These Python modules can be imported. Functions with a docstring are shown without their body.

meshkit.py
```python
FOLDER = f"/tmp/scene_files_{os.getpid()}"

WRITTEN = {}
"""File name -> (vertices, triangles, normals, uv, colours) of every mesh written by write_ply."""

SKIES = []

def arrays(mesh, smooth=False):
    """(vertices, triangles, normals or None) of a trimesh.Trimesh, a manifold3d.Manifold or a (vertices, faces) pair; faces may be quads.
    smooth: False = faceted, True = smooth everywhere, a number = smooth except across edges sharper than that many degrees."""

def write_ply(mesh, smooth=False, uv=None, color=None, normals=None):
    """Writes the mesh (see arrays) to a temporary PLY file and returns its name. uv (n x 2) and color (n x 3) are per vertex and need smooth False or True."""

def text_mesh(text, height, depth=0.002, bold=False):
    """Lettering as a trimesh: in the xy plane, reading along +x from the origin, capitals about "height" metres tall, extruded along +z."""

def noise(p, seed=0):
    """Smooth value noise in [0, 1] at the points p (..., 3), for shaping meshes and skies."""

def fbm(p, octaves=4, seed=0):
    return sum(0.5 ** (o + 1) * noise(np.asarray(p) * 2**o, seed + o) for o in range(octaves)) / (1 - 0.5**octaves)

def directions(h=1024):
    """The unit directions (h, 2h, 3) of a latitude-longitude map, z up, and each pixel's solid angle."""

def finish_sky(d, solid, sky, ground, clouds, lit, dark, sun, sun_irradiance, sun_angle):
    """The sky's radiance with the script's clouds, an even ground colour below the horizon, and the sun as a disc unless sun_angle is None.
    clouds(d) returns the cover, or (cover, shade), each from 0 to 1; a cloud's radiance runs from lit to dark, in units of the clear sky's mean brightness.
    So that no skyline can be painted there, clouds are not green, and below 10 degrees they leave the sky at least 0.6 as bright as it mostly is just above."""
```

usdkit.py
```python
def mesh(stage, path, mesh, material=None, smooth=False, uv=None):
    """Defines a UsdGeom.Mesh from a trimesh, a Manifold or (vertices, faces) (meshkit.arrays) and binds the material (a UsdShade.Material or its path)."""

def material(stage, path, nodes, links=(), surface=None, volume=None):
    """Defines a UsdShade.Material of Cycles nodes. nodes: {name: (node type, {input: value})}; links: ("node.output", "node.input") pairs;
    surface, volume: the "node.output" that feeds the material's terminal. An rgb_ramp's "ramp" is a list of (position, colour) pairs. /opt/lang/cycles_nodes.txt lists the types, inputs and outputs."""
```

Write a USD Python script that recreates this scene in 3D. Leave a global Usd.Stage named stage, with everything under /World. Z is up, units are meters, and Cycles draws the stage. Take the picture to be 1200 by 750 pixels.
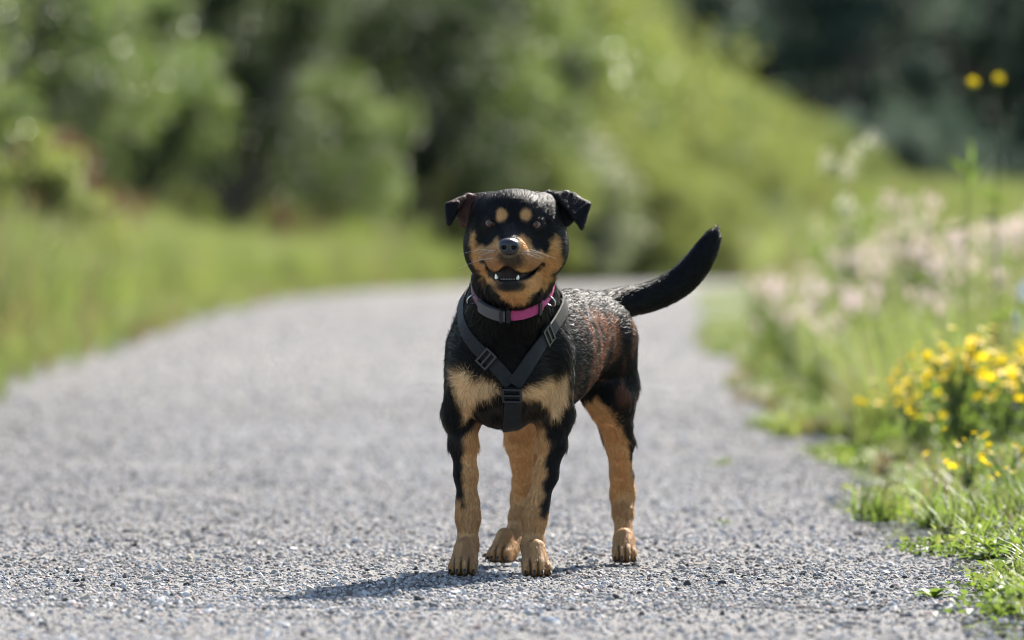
import math
import numpy as np
import trimesh
from scipy import ndimage, sparse
from scipy.interpolate import CubicSpline
from scipy.spatial import cKDTree
from pxr import Gf, Sdf, Usd, UsdGeom, UsdLux, UsdShade, Vt
import usdkit
from meshkit import fbm, noise

stage = Usd.Stage.CreateInMemory()
UsdGeom.SetStageUpAxis(stage, "Z")
UsdGeom.SetStageMetersPerUnit(stage, 1.0)
UsdGeom.Xform.Define(stage, "/World")
UsdGeom.Scope.Define(stage, "/World/Looks")

# ------------------------------------------------------------------ camera
CAM_H = 0.50          # eye height of a kneeling photographer's long lens
FPX = 8250.0          # focal length in units of 1/1200 of the picture's width
cam = UsdGeom.Camera.Define(stage, "/World/camera")
cam.CreateHorizontalApertureAttr(36.0)
cam.CreateVerticalApertureAttr(22.5)
cam.CreateFocalLengthAttr(FPX / 1200 * 36.0)
cam.CreateFStopAttr(5.4)
cam.CreateFocusDistanceAttr(10.93)
cam.CreateClippingRangeAttr(Gf.Vec2f(0.5, 20000))
cam.CreateExposureAttr(1.95)
cx = UsdGeom.Xformable(cam)
cx.AddTranslateOp().Set(Gf.Vec3d(0, 0, CAM_H))
cx.AddRotateXOp().Set(90.0 - math.degrees(75.0 / FPX))

# ------------------------------------------------------------------ sun and sky
SUN = np.array([0.36, 0.74, 0.70])
SUN /= np.linalg.norm(SUN)
SUN_EL = math.asin(SUN[2])
SUN_ROT = math.atan2(SUN[0], SUN[1])
sky_mat = usdkit.material(stage, "/World/Looks/sky", {
    "s": ("sky_texture", {"sky_type": "single_scattering", "sun_disc": False, "sun_elevation": SUN_EL, "sun_rotation": SUN_ROT}),
    "b": ("background_shader", {"strength": 0.062})}, [("s.color", "b.color")], surface="b.background")
dome = UsdLux.DomeLight.Define(stage, "/World/sky")
UsdShade.MaterialBindingAPI.Apply(dome.GetPrim()).Bind(sky_mat)
dome.GetPrim().SetCustomDataByKey("kind", "structure")
sun = UsdLux.DistantLight.Define(stage, "/World/sun")
sun.CreateIntensityAttr(1.25)
sun.CreateAngleAttr(0.53)
sun.CreateColorAttr(Gf.Vec3f(1.0, 0.94, 0.85))
sun.CreateNormalizeAttr(True)
xs = np.cross([0, 1, 0], SUN); xs /= np.linalg.norm(xs)
ys = np.cross(SUN, xs)
UsdGeom.Xformable(sun).AddTransformOp().Set(Gf.Matrix4d(*xs, 0, *ys, 0, *SUN, 0, 0, 0, 0, 1))


# ------------------------------------------------------------------ helpers
def P(px, py, d):
    """A point measured in the photograph, at its own distance d, in metres."""
    return np.array([(px - 600) * d / FPX, d, CAM_H - (py - 300) * d / FPX])


COUNT = {}


def numbered(parent, name):
    k = COUNT.get((parent, name), 0)
    COUNT[(parent, name)] = k + 1
    return f"{parent}/{name}" if k == 0 else f"{parent}/{name}_{k:03d}"


def tag(prim, label=None, category=None, group=None, kind=None):
    for k, v in (("label", label), ("category", category), ("group", group), ("kind", kind)):
        if v:
            prim.SetCustomDataByKey(k, v)
    return prim


def thing(name, label, category, loc=(0, 0, 0), rotz=0.0, scale=None, group=None, parent="/World"):
    x = UsdGeom.Xform.Define(stage, numbered(parent, name))
    x.AddTranslateOp().Set(Gf.Vec3d(*map(float, loc)))
    if rotz:
        x.AddRotateZOp().Set(float(rotz))
    if scale is not None:
        x.AddScaleOp().Set(Gf.Vec3f(*map(float, np.broadcast_to(scale, 3))))
    return tag(x.GetPrim(), label, category, group)


def part(parent, name, mesh, mat, smooth=False, uv=None, label=None, kind=None):
    path = numbered(str(parent.GetPath()) if hasattr(parent, "GetPath") else parent, name)
    m = usdkit.mesh(stage, path, mesh, mat, smooth=smooth, uv=uv)
    return tag(m.GetPrim(), label, kind=kind)


def vcolor(prim, col, name="tint"):
    UsdGeom.PrimvarsAPI(prim).CreatePrimvar(name, Sdf.ValueTypeNames.Color3fArray, "vertex").Set(Vt.Vec3fArray.FromNumpy(np.asarray(col, np.float32)))


def mat(name, nodes, links, surface="p.BSDF", volume=None):
    return usdkit.material(stage, "/World/Looks/" + name, nodes, links, surface=surface, volume=volume)


def plain(name, col, rough=0.5, **kw):
    return mat(name, {"p": ("principled_bsdf", {"base_color": col, "roughness": rough, **kw})}, [])


def unit(v):
    v = np.asarray(v, float)
    return v / np.maximum(np.linalg.norm(v, axis=-1, keepdims=True), 1e-12)


def tube(points, radii, n=8, closed=True):
    """A tapered tube along points."""
    pts = np.asarray(points, float)
    r = np.broadcast_to(np.asarray(radii, float), len(pts))
    t = unit(np.gradient(pts, axis=0))
    a = np.array([0, 0, 1.0]) if abs(t[0][2]) < 0.9 else np.array([1.0, 0, 0])
    rings = []
    for p, tt, rr in zip(pts, t, r):
        u = unit(a - tt * (a @ tt)); w = np.cross(tt, u); a = u
        th = np.arange(n) * 2 * np.pi / n
        rings.append(p + rr * (np.cos(th)[:, None] * u + np.sin(th)[:, None] * w))
    v = np.vstack(rings)
    f = []
    for i in range(len(pts) - 1):
        for j in range(n):
            k = (j + 1) % n
            f += [[i * n + j, i * n + k, (i + 1) * n + k], [i * n + j, (i + 1) * n + k, (i + 1) * n + j]]
    if closed:
        v = np.vstack([v, pts[0], pts[-1]]); m = len(v)
        for j in range(n):
            k = (j + 1) % n
            f += [[m - 2, k, j], [m - 1, (len(pts) - 1) * n + j, (len(pts) - 1) * n + k]]
    return trimesh.Trimesh(v, np.array(f), process=False)


def poly_sd(poly, q):
    """Signed distance (negative inside) of points q (n x 2) to a polygon."""
    poly = np.asarray(poly, float)
    a, b = poly, np.roll(poly, -1, 0)
    best = np.full(len(q), 1e9); ins = np.zeros(len(q), bool)
    for p0, p1 in zip(a, b):
        e = p1 - p0; w = q - p0
        t = np.clip((w @ e) / (e @ e), 0, 1)
        best = np.minimum(best, np.linalg.norm(w - t[:, None] * e, axis=1))
        c = ((p0[1] > q[:, 1]) != (p1[1] > q[:, 1]))
        with np.errstate(divide="ignore", invalid="ignore"):
            xi = p0[0] + (q[:, 1] - p0[1]) * e[0] / (e[1] if e[1] else 1e-12)
        ins ^= c & (q[:, 0] < xi)
    return np.where(ins, -best, best)


def smooth01(x):
    x = np.clip(x, 0, 1)
    return x * x * (3 - 2 * x)

# ------------------------------------------------------------------ materials of the setting
def leafy(name, col, trans, mixf=.45, rough=.55, var=.35, scale=2.2, spec=.35, each=(.62, 1.4)):
    """Foliage: a diffuse leaf that also lets light through, its tone drifting from place to place."""
    c = np.array(col); t = np.array(trans)
    return mat(name, {
        "g": ("geometry", {}), "n": ("noise_texture", {"scale": scale, "detail": 3.0}),
        "r": ("rgb_ramp", {"ramp": [(.25, c * (1 - var)), (.5, c), (.75, c * (1 + var) * np.array([1.15, 1.0, .9]))]}),
        "r2": ("rgb_ramp", {"ramp": [(.25, t * (1 - var)), (.5, t), (.75, t * (1 + var) * np.array([1.12, 1.0, .9]))]}),
        "p": ("principled_bsdf", {"roughness": rough, "specular_ior_level": spec}), "t": ("translucent_bsdf", {}), "m": ("mix_closure", {"fac": mixf}), "k": ("map_range", {"from_min": 0.0, "from_max": 1.0, "to_min": each[0], "to_max": each[1]}), "h1": ("hsv", {}), "h2": ("hsv", {})},
        [("g.position", "n.vector"), ("g.random_per_island", "k.value"), ("k.result", "h1.value"), ("k.result", "h2.value"), ("r.color", "h1.color"), ("r2.color", "h2.color"), ("n.fac", "r.fac"), ("n.fac", "r2.fac"), ("h1.color", "p.base_color"), ("h2.color", "t.color"), ("p.BSDF", "m.closure1"), ("t.BSDF", "m.closure2")], surface="m.closure")


M = {
    "grass": leafy("grass_blade", (.130, .180, .052), (.30, .40, .09), .45, scale=.8, var=.5),
    "lush": leafy("lush_grass", (.095, .165, .030), (.28, .40, .055), .45, scale=3.0),
    "dry": leafy("dry_grass", (.23, .19, .095), (.36, .29, .14), .35, scale=1.2),
    "weed": leafy("weed_leaf", (.090, .150, .036), (.24, .36, .06), .42, scale=9.0),
    "bright": leafy("bright_foliage", (.155, .195, .062), (.34, .41, .09), .45, scale=1.0, var=.5),
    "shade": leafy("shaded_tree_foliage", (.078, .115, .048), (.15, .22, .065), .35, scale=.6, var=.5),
    "mid": leafy("mid_foliage", (.100, .148, .050), (.23, .33, .075), .42, scale=1.1, var=.55, spec=.45, rough=.42),
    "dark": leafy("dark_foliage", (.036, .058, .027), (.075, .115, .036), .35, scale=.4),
    "silver": leafy("silver_foliage", (.17, .21, .12), (.28, .36, .15), .35, scale=.5),
    "conifer": leafy("conifer_foliage", (.062, .105, .082), (.11, .18, .12), .3, scale=.25, var=.6),
    "rusty": leafy("rusty_stalk", (.17, .085, .040), (.26, .13, .05), .3, scale=3.0),
    "stem": leafy("green_stem", (.075, .12, .035), (.10, .16, .04), .2, scale=5.0),
    "yellow": leafy("yellow_petal", (.88, .66, .015), (.90, .68, .015), .5, scale=30.0, var=.12, spec=.2, each=(.88, 1.15)),
    "pink": leafy("pink_petal", (.80, .68, .66), (.74, .60, .58), .4, scale=20.0, var=.15, spec=.2, each=(.88, 1.15)),
    "white": leafy("white_petal", (.66, .64, .52), (.60, .60, .44), .4, scale=20.0, var=.12, spec=.2, each=(.88, 1.15)),
    "blue": leafy("blue_petal", (.40, .46, .66), (.40, .46, .66), .4, scale=20.0, var=.12, spec=.2, each=(.88, 1.15)),
}
M["bark"] = mat("bark", {"g": ("geometry", {}), "n": ("noise_texture", {"scale": 9.0, "detail": 5.0}), "r": ("rgb_ramp", {"ramp": [(.3, (.05, .04, .03)), (.7, (.16, .13, .10))]}),
                         "b": ("bump", {"strength": .6, "distance": .02}), "p": ("principled_bsdf", {"roughness": .9})},
                [("g.position", "n.vector"), ("n.fac", "r.fac"), ("r.color", "p.base_color"), ("n.fac", "b.height"), ("b.normal", "p.normal")])
M["soil"] = mat("soil", {"g": ("geometry", {}), "n": ("noise_texture", {"scale": 1.6, "detail": 6.0}), "n2": ("noise_texture", {"scale": 60.0, "detail": 3.0}),
                         "r": ("rgb_ramp", {"ramp": [(.3, (.050, .060, .022)), (.55, (.085, .110, .032)), (.75, (.14, .12, .06))]}),
                         "b": ("bump", {"strength": .7, "distance": .02}), "p": ("principled_bsdf", {"roughness": .95, "specular_ior_level": .1})},
                [("g.position", "n.vector"), ("g.position", "n2.vector"), ("n.fac", "r.fac"), ("r.color", "p.base_color"), ("n2.fac", "b.height"), ("b.normal", "p.normal")])
M["path"] = mat("path_bed", {"g": ("geometry", {}), "n": ("noise_texture", {"scale": 150.0, "detail": 4.0, "roughness": .7}), "n2": ("noise_texture", {"scale": 1.1, "detail": 4.0}),
                             "v": ("voronoi_texture", {"scale": 95.0}),
                             "r": ("rgb_ramp", {"ramp": [(.30, (.046, .045, .044)), (.5, (.088, .086, .085)), (.70, (.145, .142, .140))]}),
                             "r2": ("rgb_ramp", {"ramp": [(.3, (.86, .85, .85)), (.7, (1.12, 1.1, 1.1))]}),
                             "x": ("mix_color", {"blend_type": "multiply", "fac": 1.0, "use_clamp": False}),
                             "b": ("bump", {"strength": .9, "distance": .006}), "p": ("principled_bsdf", {"roughness": .9, "specular_ior_level": .3})},
                [("g.position", "n.vector"), ("g.position", "n2.vector"), ("g.position", "v.vector"), ("n.fac", "r.fac"), ("n2.fac", "r2.fac"), ("r.color", "x.a"), ("r2.color", "x.b"), ("x.result", "p.base_color"), ("v.distance", "b.height"), ("b.normal", "p.normal")])


# ------------------------------------------------------------------ ground, path
def edge_left(y):
    return np.interp(y, [-20, 9, 34, 59, 82, 103, 118, 135, 160, 200, 260], [-1.8, -2.0, -2.5, -3.0, -3.15, -2.4, -.9, 2.5, 9, 22, 44])


def edge_right(y):
    return np.interp(y, [-20, 8, 10, 14, 20, 24, 41, 70, 103, 118, 135, 160, 200, 260], [.45, .56, .62, .70, .80, .86, 1.2, 1.8, 2.7, 3.7, 6.4, 12.8, 26, 50])


def ground_z(x, y):
    x, y = np.asarray(x, float), np.asarray(y, float)
    dl = np.maximum(edge_left(y) - x, 0); dr = np.maximum(x - edge_right(y), 0)
    q = np.stack([x * .5, y * .25, np.zeros_like(x)], -1)
    bump_ = (fbm(q, 3, 8) - .5)
    far = smooth01((dl - .2) / 7.0)
    return .05 * smooth01(dl / .6) + 1.55 * far * smooth01((y - 20) / 40) + .10 * smooth01(dr / 1.2) + .35 * smooth01((dr - 1.5) / 8) + bump_ * .25 * np.minimum(np.maximum(dl, dr) / 3, 1)


gy = np.concatenate([np.arange(-12, 8, 2.0), np.arange(8, 24, .25), np.arange(24, 70, .7), np.arange(70, 220, 2.0), np.arange(220, 460, 12.0)])
gx = np.concatenate([np.arange(-160, -24, 8.0), np.arange(-24, -4, .8), np.arange(-4, 4, .2), np.arange(4, 40, .9), np.arange(40, 190, 8.0)])
GX, GY = np.meshgrid(gx, gy, indexing="ij")
onpath = (GX > edge_left(GY) - .02) & (GX < edge_right(GY) + .02)
GZ = np.where(onpath, -.03, ground_z(GX, GY))
nx_, ny_ = GX.shape
ii = (np.arange(nx_ - 1)[:, None] * ny_ + np.arange(ny_ - 1)[None]).ravel()
gq = np.stack([ii, ii + ny_, ii + ny_ + 1, ii + 1], 1)
tag(usdkit.mesh(stage, "/World/ground", (np.stack([GX, GY, GZ], -1).reshape(-1, 3), gq), M["soil"], smooth=True).GetPrim(), kind="structure")
R0 = 4000.0
hz = np.array([[-R0, -R0, -.6], [R0, -R0, -.6], [R0, R0, -.6], [-R0, R0, -.6]])
tag(usdkit.mesh(stage, "/World/far_ground", (hz, np.array([[0, 1, 2, 3]])), M["soil"]).GetPrim(), kind="structure")


def path_z(x, y):
    return (fbm(np.stack([np.asarray(x) * 3.0, np.asarray(y) * 1.5, np.zeros_like(np.asarray(x, float))], -1), 3, 21) - .5) * .012


py_ = np.concatenate([np.arange(-12, 8.5, .5), np.arange(8.5, 24, .06), np.arange(24, 60, .4), np.arange(60, 260, 1.0)])
NU = 65
wl = (fbm(np.stack([np.zeros_like(py_), py_ * 1.3, np.zeros_like(py_)], -1), 4, 3) - .5) * .5
wr = (fbm(np.stack([np.ones_like(py_) * 9, py_ * 1.6, np.zeros_like(py_)], -1), 4, 4) - .5) * .34
xl = edge_left(py_) - .1 + wl; xr = edge_right(py_) + .06 + wr
u = np.linspace(0, 1, NU)
PX = xl[None] + (xr - xl)[None] * u[:, None]; PY = np.broadcast_to(py_, PX.shape)
PZ = path_z(PX, PY) - .002 + np.where((u[:, None] < .001) | (u[:, None] > .999), -.05, 0)
ii = (np.arange(NU - 1)[:, None] * len(py_) + np.arange(len(py_) - 1)[None]).ravel()
pq = np.stack([ii, ii + len(py_), ii + len(py_) + 1, ii + 1], 1)
tag(usdkit.mesh(stage, "/World/gravel_path", (np.stack([PX, PY, PZ], -1).reshape(-1, 3), pq), M["path"], smooth=True).GetPrim(), kind="structure")


def quat(rotz, tilt=None, axis=None):
    """Quaternions (w, x, y, z): a turn about z, then a tilt about a horizontal axis."""
    a = np.stack([np.cos(rotz / 2), 0 * rotz, 0 * rotz, np.sin(rotz / 2)], 1)
    if tilt is None:
        return a
    b = np.stack([np.cos(tilt / 2), np.sin(tilt / 2) * np.cos(axis), np.sin(tilt / 2) * np.sin(axis), 0 * tilt], 1)
    w1, x1, y1, z1 = b.T; w2, x2, y2, z2 = a.T
    return np.stack([w1 * w2 - x1 * x2 - y1 * y2 - z1 * z2, w1 * x2 + x1 * w2 + y1 * z2 - z1 * y2, w1 * y2 - x1 * z2 + y1 * w2 + z1 * x2, w1 * z2 + x1 * y2 - y1 * x2 + z1 * w2], 1)


def scatter(name, protos, pos, q, scale, which, label, category):
    """One PointInstancer for what nobody could count. protos: (name, mesh, material)."""
    path = numbered("/World", name)
    pi = UsdGeom.PointInstancer.Define(stage, path)
    for n_, m_, mm in protos:
        p_ = numbered(path, n_)
        usdkit.mesh(stage, p_, m_, mm, smooth=30 if "pebble" in n_ else False)
        pi.CreatePrototypesRel().AddTarget(p_)
    pi.CreateProtoIndicesAttr(Vt.IntArray.FromNumpy(which.astype(np.int32)))
    pi.CreatePositionsAttr(Vt.Vec3fArray.FromNumpy(pos.astype(np.float32)))
    pi.CreateOrientationsAttr(Vt.QuathArray([Gf.Quath(float(a), float(b), float(c), float(d)) for a, b, c, d in q]))
    pi.CreateScalesAttr(Vt.Vec3fArray.FromNumpy(np.broadcast_to(scale.reshape(len(pos), -1), (len(pos), 3)).astype(np.float32)))
    return tag(pi.GetPrim(), label, category, kind="stuff")


rng = np.random.default_rng(11)
# gravel: crushed stone chips, each a real pebble where the lens can tell them apart
protos = []
for k in range(14):
    m = trimesh.creation.icosphere(1, 1.0)
    v = np.array(m.vertices)
    for _ in range(7):                                   # knock flat faces off the ball
        nn = unit(rng.normal(size=3)); o = rng.uniform(.45, .8)
        d = v @ nn - o
        v -= np.maximum(d, 0)[:, None] * nn
    v *= np.array([1.0, rng.uniform(.65, .95), rng.uniform(.45, .75)])
    m.vertices = v
    g = [.045, .075, .115, .16, .20, .245, .29, .33, .38, .43, .49, .56, .24, .30][k]
    tint = [(1, 1, 1.0), (1, .98, .94), (1.06, .97, .92), (.98, 1, 1.0)][k % 4] if k < 12 else [(1.25, .95, .85), (1.1, 1.0, .82)][k - 12]
    protos.append(("pebble", m, plain(f"stone_{k}", tuple(g * np.array(tint) * [.97, .955, .965]), .9, specular_ior_level=.15)))
NS = 300000
yy = np.where(rng.random(NS) < .62, 8.6 + np.abs(rng.normal(0, 8.0, NS)), 10 + 80 * rng.random(NS) ** 2.2)
lim = .0727 * yy + .95
xx = rng.uniform(-1, 1, NS) * lim
ok = (xx > edge_left(yy) - .05) & (xx < edge_right(yy) + .10 + .25 * rng.random(NS))
xx, yy = xx[ok], yy[ok]; NS = len(xx)
sz = np.clip(rng.lognormal(math.log(.0028), .44, NS), .0018, .0115) * (1 + 1.3 * np.clip((yy - 14) / 30, 0, 1))
zz = path_z(xx, yy) + sz * .12 - .002
scatter("gravel", protos, np.stack([xx, yy, zz], 1), quat(rng.uniform(0, 6.28, NS), rng.normal(0, .6, NS), rng.uniform(0, 6.28, NS)), sz, np.where(rng.random(NS) < .09, rng.integers(12, 14, NS), np.clip(np.searchsorted(np.cumsum(np.array([4, 6, 8, 10, 11, 11, 11, 10, 9, 8, 6, 4]) / 98), np.clip(rng.random(NS) + .55 * (fbm(np.stack([xx * 1.4, yy * .35, 0 * xx], 1), 3, 61) - .5), 0, .999)), 0, 11)), "grey crushed gravel chips strewn over the path", "gravel")


# ------------------------------------------------------------------ grass
def blades(n, h, spread, width, seed, bend=.35, seedhead=0.0, up=.25):
    """A tuft of curved, tapering grass blades."""
    r = np.random.default_rng(seed)
    V, F = [], []
    for i in range(n):
        a = r.uniform(0, 6.283); b0 = np.array([math.cos(a), math.sin(a), 0]) * spread * math.sqrt(r.random())
        out = r.uniform(0, 6.283); o = np.array([math.cos(out), math.sin(out), 0])
        L = h * r.uniform(.45, 1.1); bd = bend * r.uniform(.2, 1.6)
        s = np.cross(o, [0, 0, 1]); wd = width * r.uniform(.6, 1.3)
        ts = np.array([0, .35, .7, 1.0])
        c = b0 + np.outer(ts ** 1.8 * L * bd, o) + np.outer(ts * L * (1 - .25 * bd * ts), [0, 0, 1])
        ww = wd * np.array([.8, 1.0, .65, .08])
        k = len(V)
        for j in range(4):
            V += [c[j] - s * ww[j] / 2, c[j] + s * ww[j] / 2]
        for j in range(3):
            F += [[k + 2 * j, k + 2 * j + 1, k + 2 * j + 3], [k + 2 * j, k + 2 * j + 3, k + 2 * j + 2]]
        if r.random() < seedhead:
            for q in range(5):
                p_ = c[3] + np.array([r.normal(0, .006), r.normal(0, .006), -.016 * q]); k = len(V)
                d_ = unit(r.normal(size=3)) * .012; e_ = unit(r.normal(size=3)) * .006
                V += [p_ - d_, p_ + e_, p_ + d_, p_ - e_]; F += [[k, k + 1, k + 2], [k, k + 2, k + 3]]
    return np.array(V), np.array(F)


def sow(name, protos, n, ylo, yhi, xfun, hlo, hhi, label, category, seed, pw=1.0, keep=None):
    r = np.random.default_rng(seed)
    y = ylo + (yhi - ylo) * r.random(n) ** pw
    x = xfun(y, r)
    if keep is not None:
        k = keep(x, y, r); x, y = x[k], y[k]
    n = len(x)
    on = (x > edge_left(y)) & (x < edge_right(y))
    z = np.where(on, path_z(x, y), ground_z(x, y)) - .006
    return scatter(name, protos, np.stack([x, y, z], 1), quat(r.uniform(0, 6.28, n), r.normal(0, .1, n), r.uniform(0, 6.28, n)), r.uniform(hlo, hhi, n), r.integers(0, len(protos), n), label, category)


tall = [("tuft", blades(34, 1.0, .16, .011, 100 + k, .35, .35), M[["grass", "grass", "dry", "grass"][k]]) for k in range(4)]
lushp = [("tuft", blades(30, 1.0, .38, .055, 200 + k, .55), M[["lush", "grass", "weed", "dry"][k]]) for k in range(4)]
sow("left_verge_grass", tall, 17000, 16, 150, lambda y, r: edge_left(y) + .15 - 9.0 * r.random(len(y)) ** 1.3, .35, .8, "tall yellow-green grass covering the bank left of the path", "grass", 31, keep=lambda x, y, r: (x > -.15 * y - 1.5) & (x < .0727 * y + 1.5))
sow("left_edge_grass", [tall[0], tall[1], tall[2]], 6500, 12, 125, lambda y, r: edge_left(y) + .55 - 1.6 * r.random(len(y)) ** .6, .10, .30, "short bright grass along the left edge of the path", "grass", 32, keep=lambda x, y, r: (x > -.0727 * y - 1.0))
sow("far_verge_grass", tall, 6500, 112, 230, lambda y, r: edge_left(y) - .2 - 11 * r.random(len(y)), .7, 1.3, "sunlit grass beneath the hedge beyond the bend", "grass", 33)
sow("right_verge_grass", lushp, 9000, 12.5, 48, lambda y, r: edge_right(y) - .13 + 1.1 * r.random(len(y)) ** 1.1, .03, .10, "short lush green grass along the right edge of the path", "grass", 34, pw=1.3, keep=lambda x, y, r: fbm(np.stack([x * 5, y * .9, 0 * x], 1), 3, 5) + np.where(x < edge_right(y), 1.9, 1.0) * (x - edge_right(y)) > .55)
for lo_, hi_, a0, a1, n_, sd in ((17, 60, .10, .9, 2600, 35), (20, 75, .7, 3.2, 3600, 39), (24, 80, 2.2, 8.0, 3400, 45)):
    sow("meadow_grass", tall, n_, lo_, hi_, lambda y, r: edge_right(y) + (y - 14) * .008 + a0 + (a1 - a0) * r.random(len(y)), *{35: (.16, .36), 39: (.30, .55), 45: (.45, .80)}[sd], ("short seeding grass along the path side of the right meadow", "knee-high seeding grass in the middle of the right meadow", "tallest seeding grass at the back of the right meadow")[0 if sd == 35 else 1 if sd == 39 else 2], "grass", sd, pw=1.3, keep=lambda x, y, r: (x < .0727 * y + 1.5))
sow("right_field_grass", tall, 4200, 60, 200, lambda y, r: edge_right(y) + .8 + 14 * r.random(len(y)), .55, 1.0, "far tall grass on the field right of the bend", "grass", 36)


# ------------------------------------------------------------------ things that are repeated
def dup(first, loc, rotz=0.0, scale=1.0, label=None, group=None):
    was = first.GetCustomData()
    r = thing(first.GetName().rstrip("0123456789").rstrip("_"), label or was["label"], was["category"], loc, rotz, scale, group or was.get("group"))
    r.GetReferences().AddInternalReference(first.GetPath())
    r.SetInstanceable(True)
    return r


def leaf_quads(c, n, L, W, r):
    """Folded leaves: centres c, facing n; four triangles... two per half, a slight crease along the midrib."""
    k = len(c)
    a = unit(np.cross(n, r.normal(size=(k, 3)))); b = np.cross(n, a)
    L = np.broadcast_to(L, k)[:, None]; W = np.broadcast_to(W, k)[:, None]
    P0 = c - a * L * .5; P1 = c + a * L * .5 - n * L * .12
    S0 = c + b * W * .5 + n * W * .16; S1 = c - b * W * .5 + n * W * .16
    V = np.stack([P0, S0, P1, S1], 1).reshape(-1, 3)
    i = np.arange(k)[:, None] * 4
    F = np.concatenate([i + [0, 1, 2], i + [0, 2, 3]], 1).reshape(-1, 3)
    return V, F


def crown(h, wdt, n, leaf, seed, lobes=9, base=.12, shape=1.0):
    """Leaves gathered in uneven clumps with gaps between them, over branching limbs."""
    r = np.random.default_rng(seed)
    lobes, n = int(lobes * 2.2), int(n * 1.25)
    cs, rs = [], []
    for i in range(lobes):
        t = (i + .5) / lobes
        zc = h * (base + (1 - base) * (.15 + .75 * t))
        ww = wdt * .5 * (math.sin(math.pi * min(.98, .18 + .72 * t ** shape)) * .95)
        a = i * 2.4 + r.uniform(-.5, .5)
        cs.append([math.cos(a) * ww * r.uniform(.3, 1.0), math.sin(a) * ww * r.uniform(.3, 1.0), zc * r.uniform(.9, 1.05)])
        rs.append(np.array([1, 1, .78]) * wdt * r.uniform(.10, .215))
    cs, rs = np.array(cs), np.array(rs)
    li = r.integers(0, lobes, n)
    dirs = unit(r.normal(size=(n, 3)))
    rad = r.random(n) ** .42
    rad = rad * (1 + .3 * (fbm(dirs * 2.3 + li[:, None] * 7.1, 3, seed) - .5) * 2)
    c = cs[li] + dirs * rs[li] * rad[:, None]
    keep = (fbm(c * (3.4 / max(wdt, .3)) + seed, 3, 77) > .43) & (c[:, 2] > h * .02)
    c, dirs = c[keep], dirs[keep]
    nn = unit(dirs * .6 + r.normal(size=c.shape) * .7 + [0, 0, .35])
    V, F = leaf_quads(c, nn, leaf * r.uniform(.7, 1.35, len(c)), leaf * .62 * r.uniform(.7, 1.3, len(c)), r)
    limbs = []
    tr = .018 * h + .01
    for i in range(lobes):
        e = cs[i]; m_ = np.array([e[0] * .3, e[1] * .3, e[2] * .45])
        limbs.append(tube([[0, 0, -.1], [e[0] * .06, e[1] * .06, h * .10], m_, e * .8 + m_ * .2, e], np.array([1.0, .85, .5, .28, .12]) * tr, 6))
    return trimesh.util.concatenate(limbs), (V, F)


def woody(name, category, spec, foliage, first_loc, rotz, scale, label, group=None, extra=None):
    t = thing(name, label, category, first_loc, rotz, scale, group)
    tr, cr = crown(*spec)
    part(t, "trunk", tr, M["bark"], smooth=True)
    part(t, "crown", cr, M[foliage])
    if extra:
        r = np.random.default_rng(spec[4] + 1)
        k = r.choice(len(cr[0]) // 4, extra[1]); c = cr[0][k * 4 + 2] * [1.04, 1.04, 1.02]
        V, F = leaf_quads(c, unit(r.normal(size=c.shape) + [0, -.8, .8]), extra[2], extra[2] * .9, r)
        part(t, "blossom", (V, F), M[extra[0]], kind="stuff")
    return t


def gz(x, y):
    return float(ground_z(np.array([x]), np.array([y]))[0]) - .05


# the row of shrubs on the bank, left to right as the path bends away
S = {}


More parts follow.
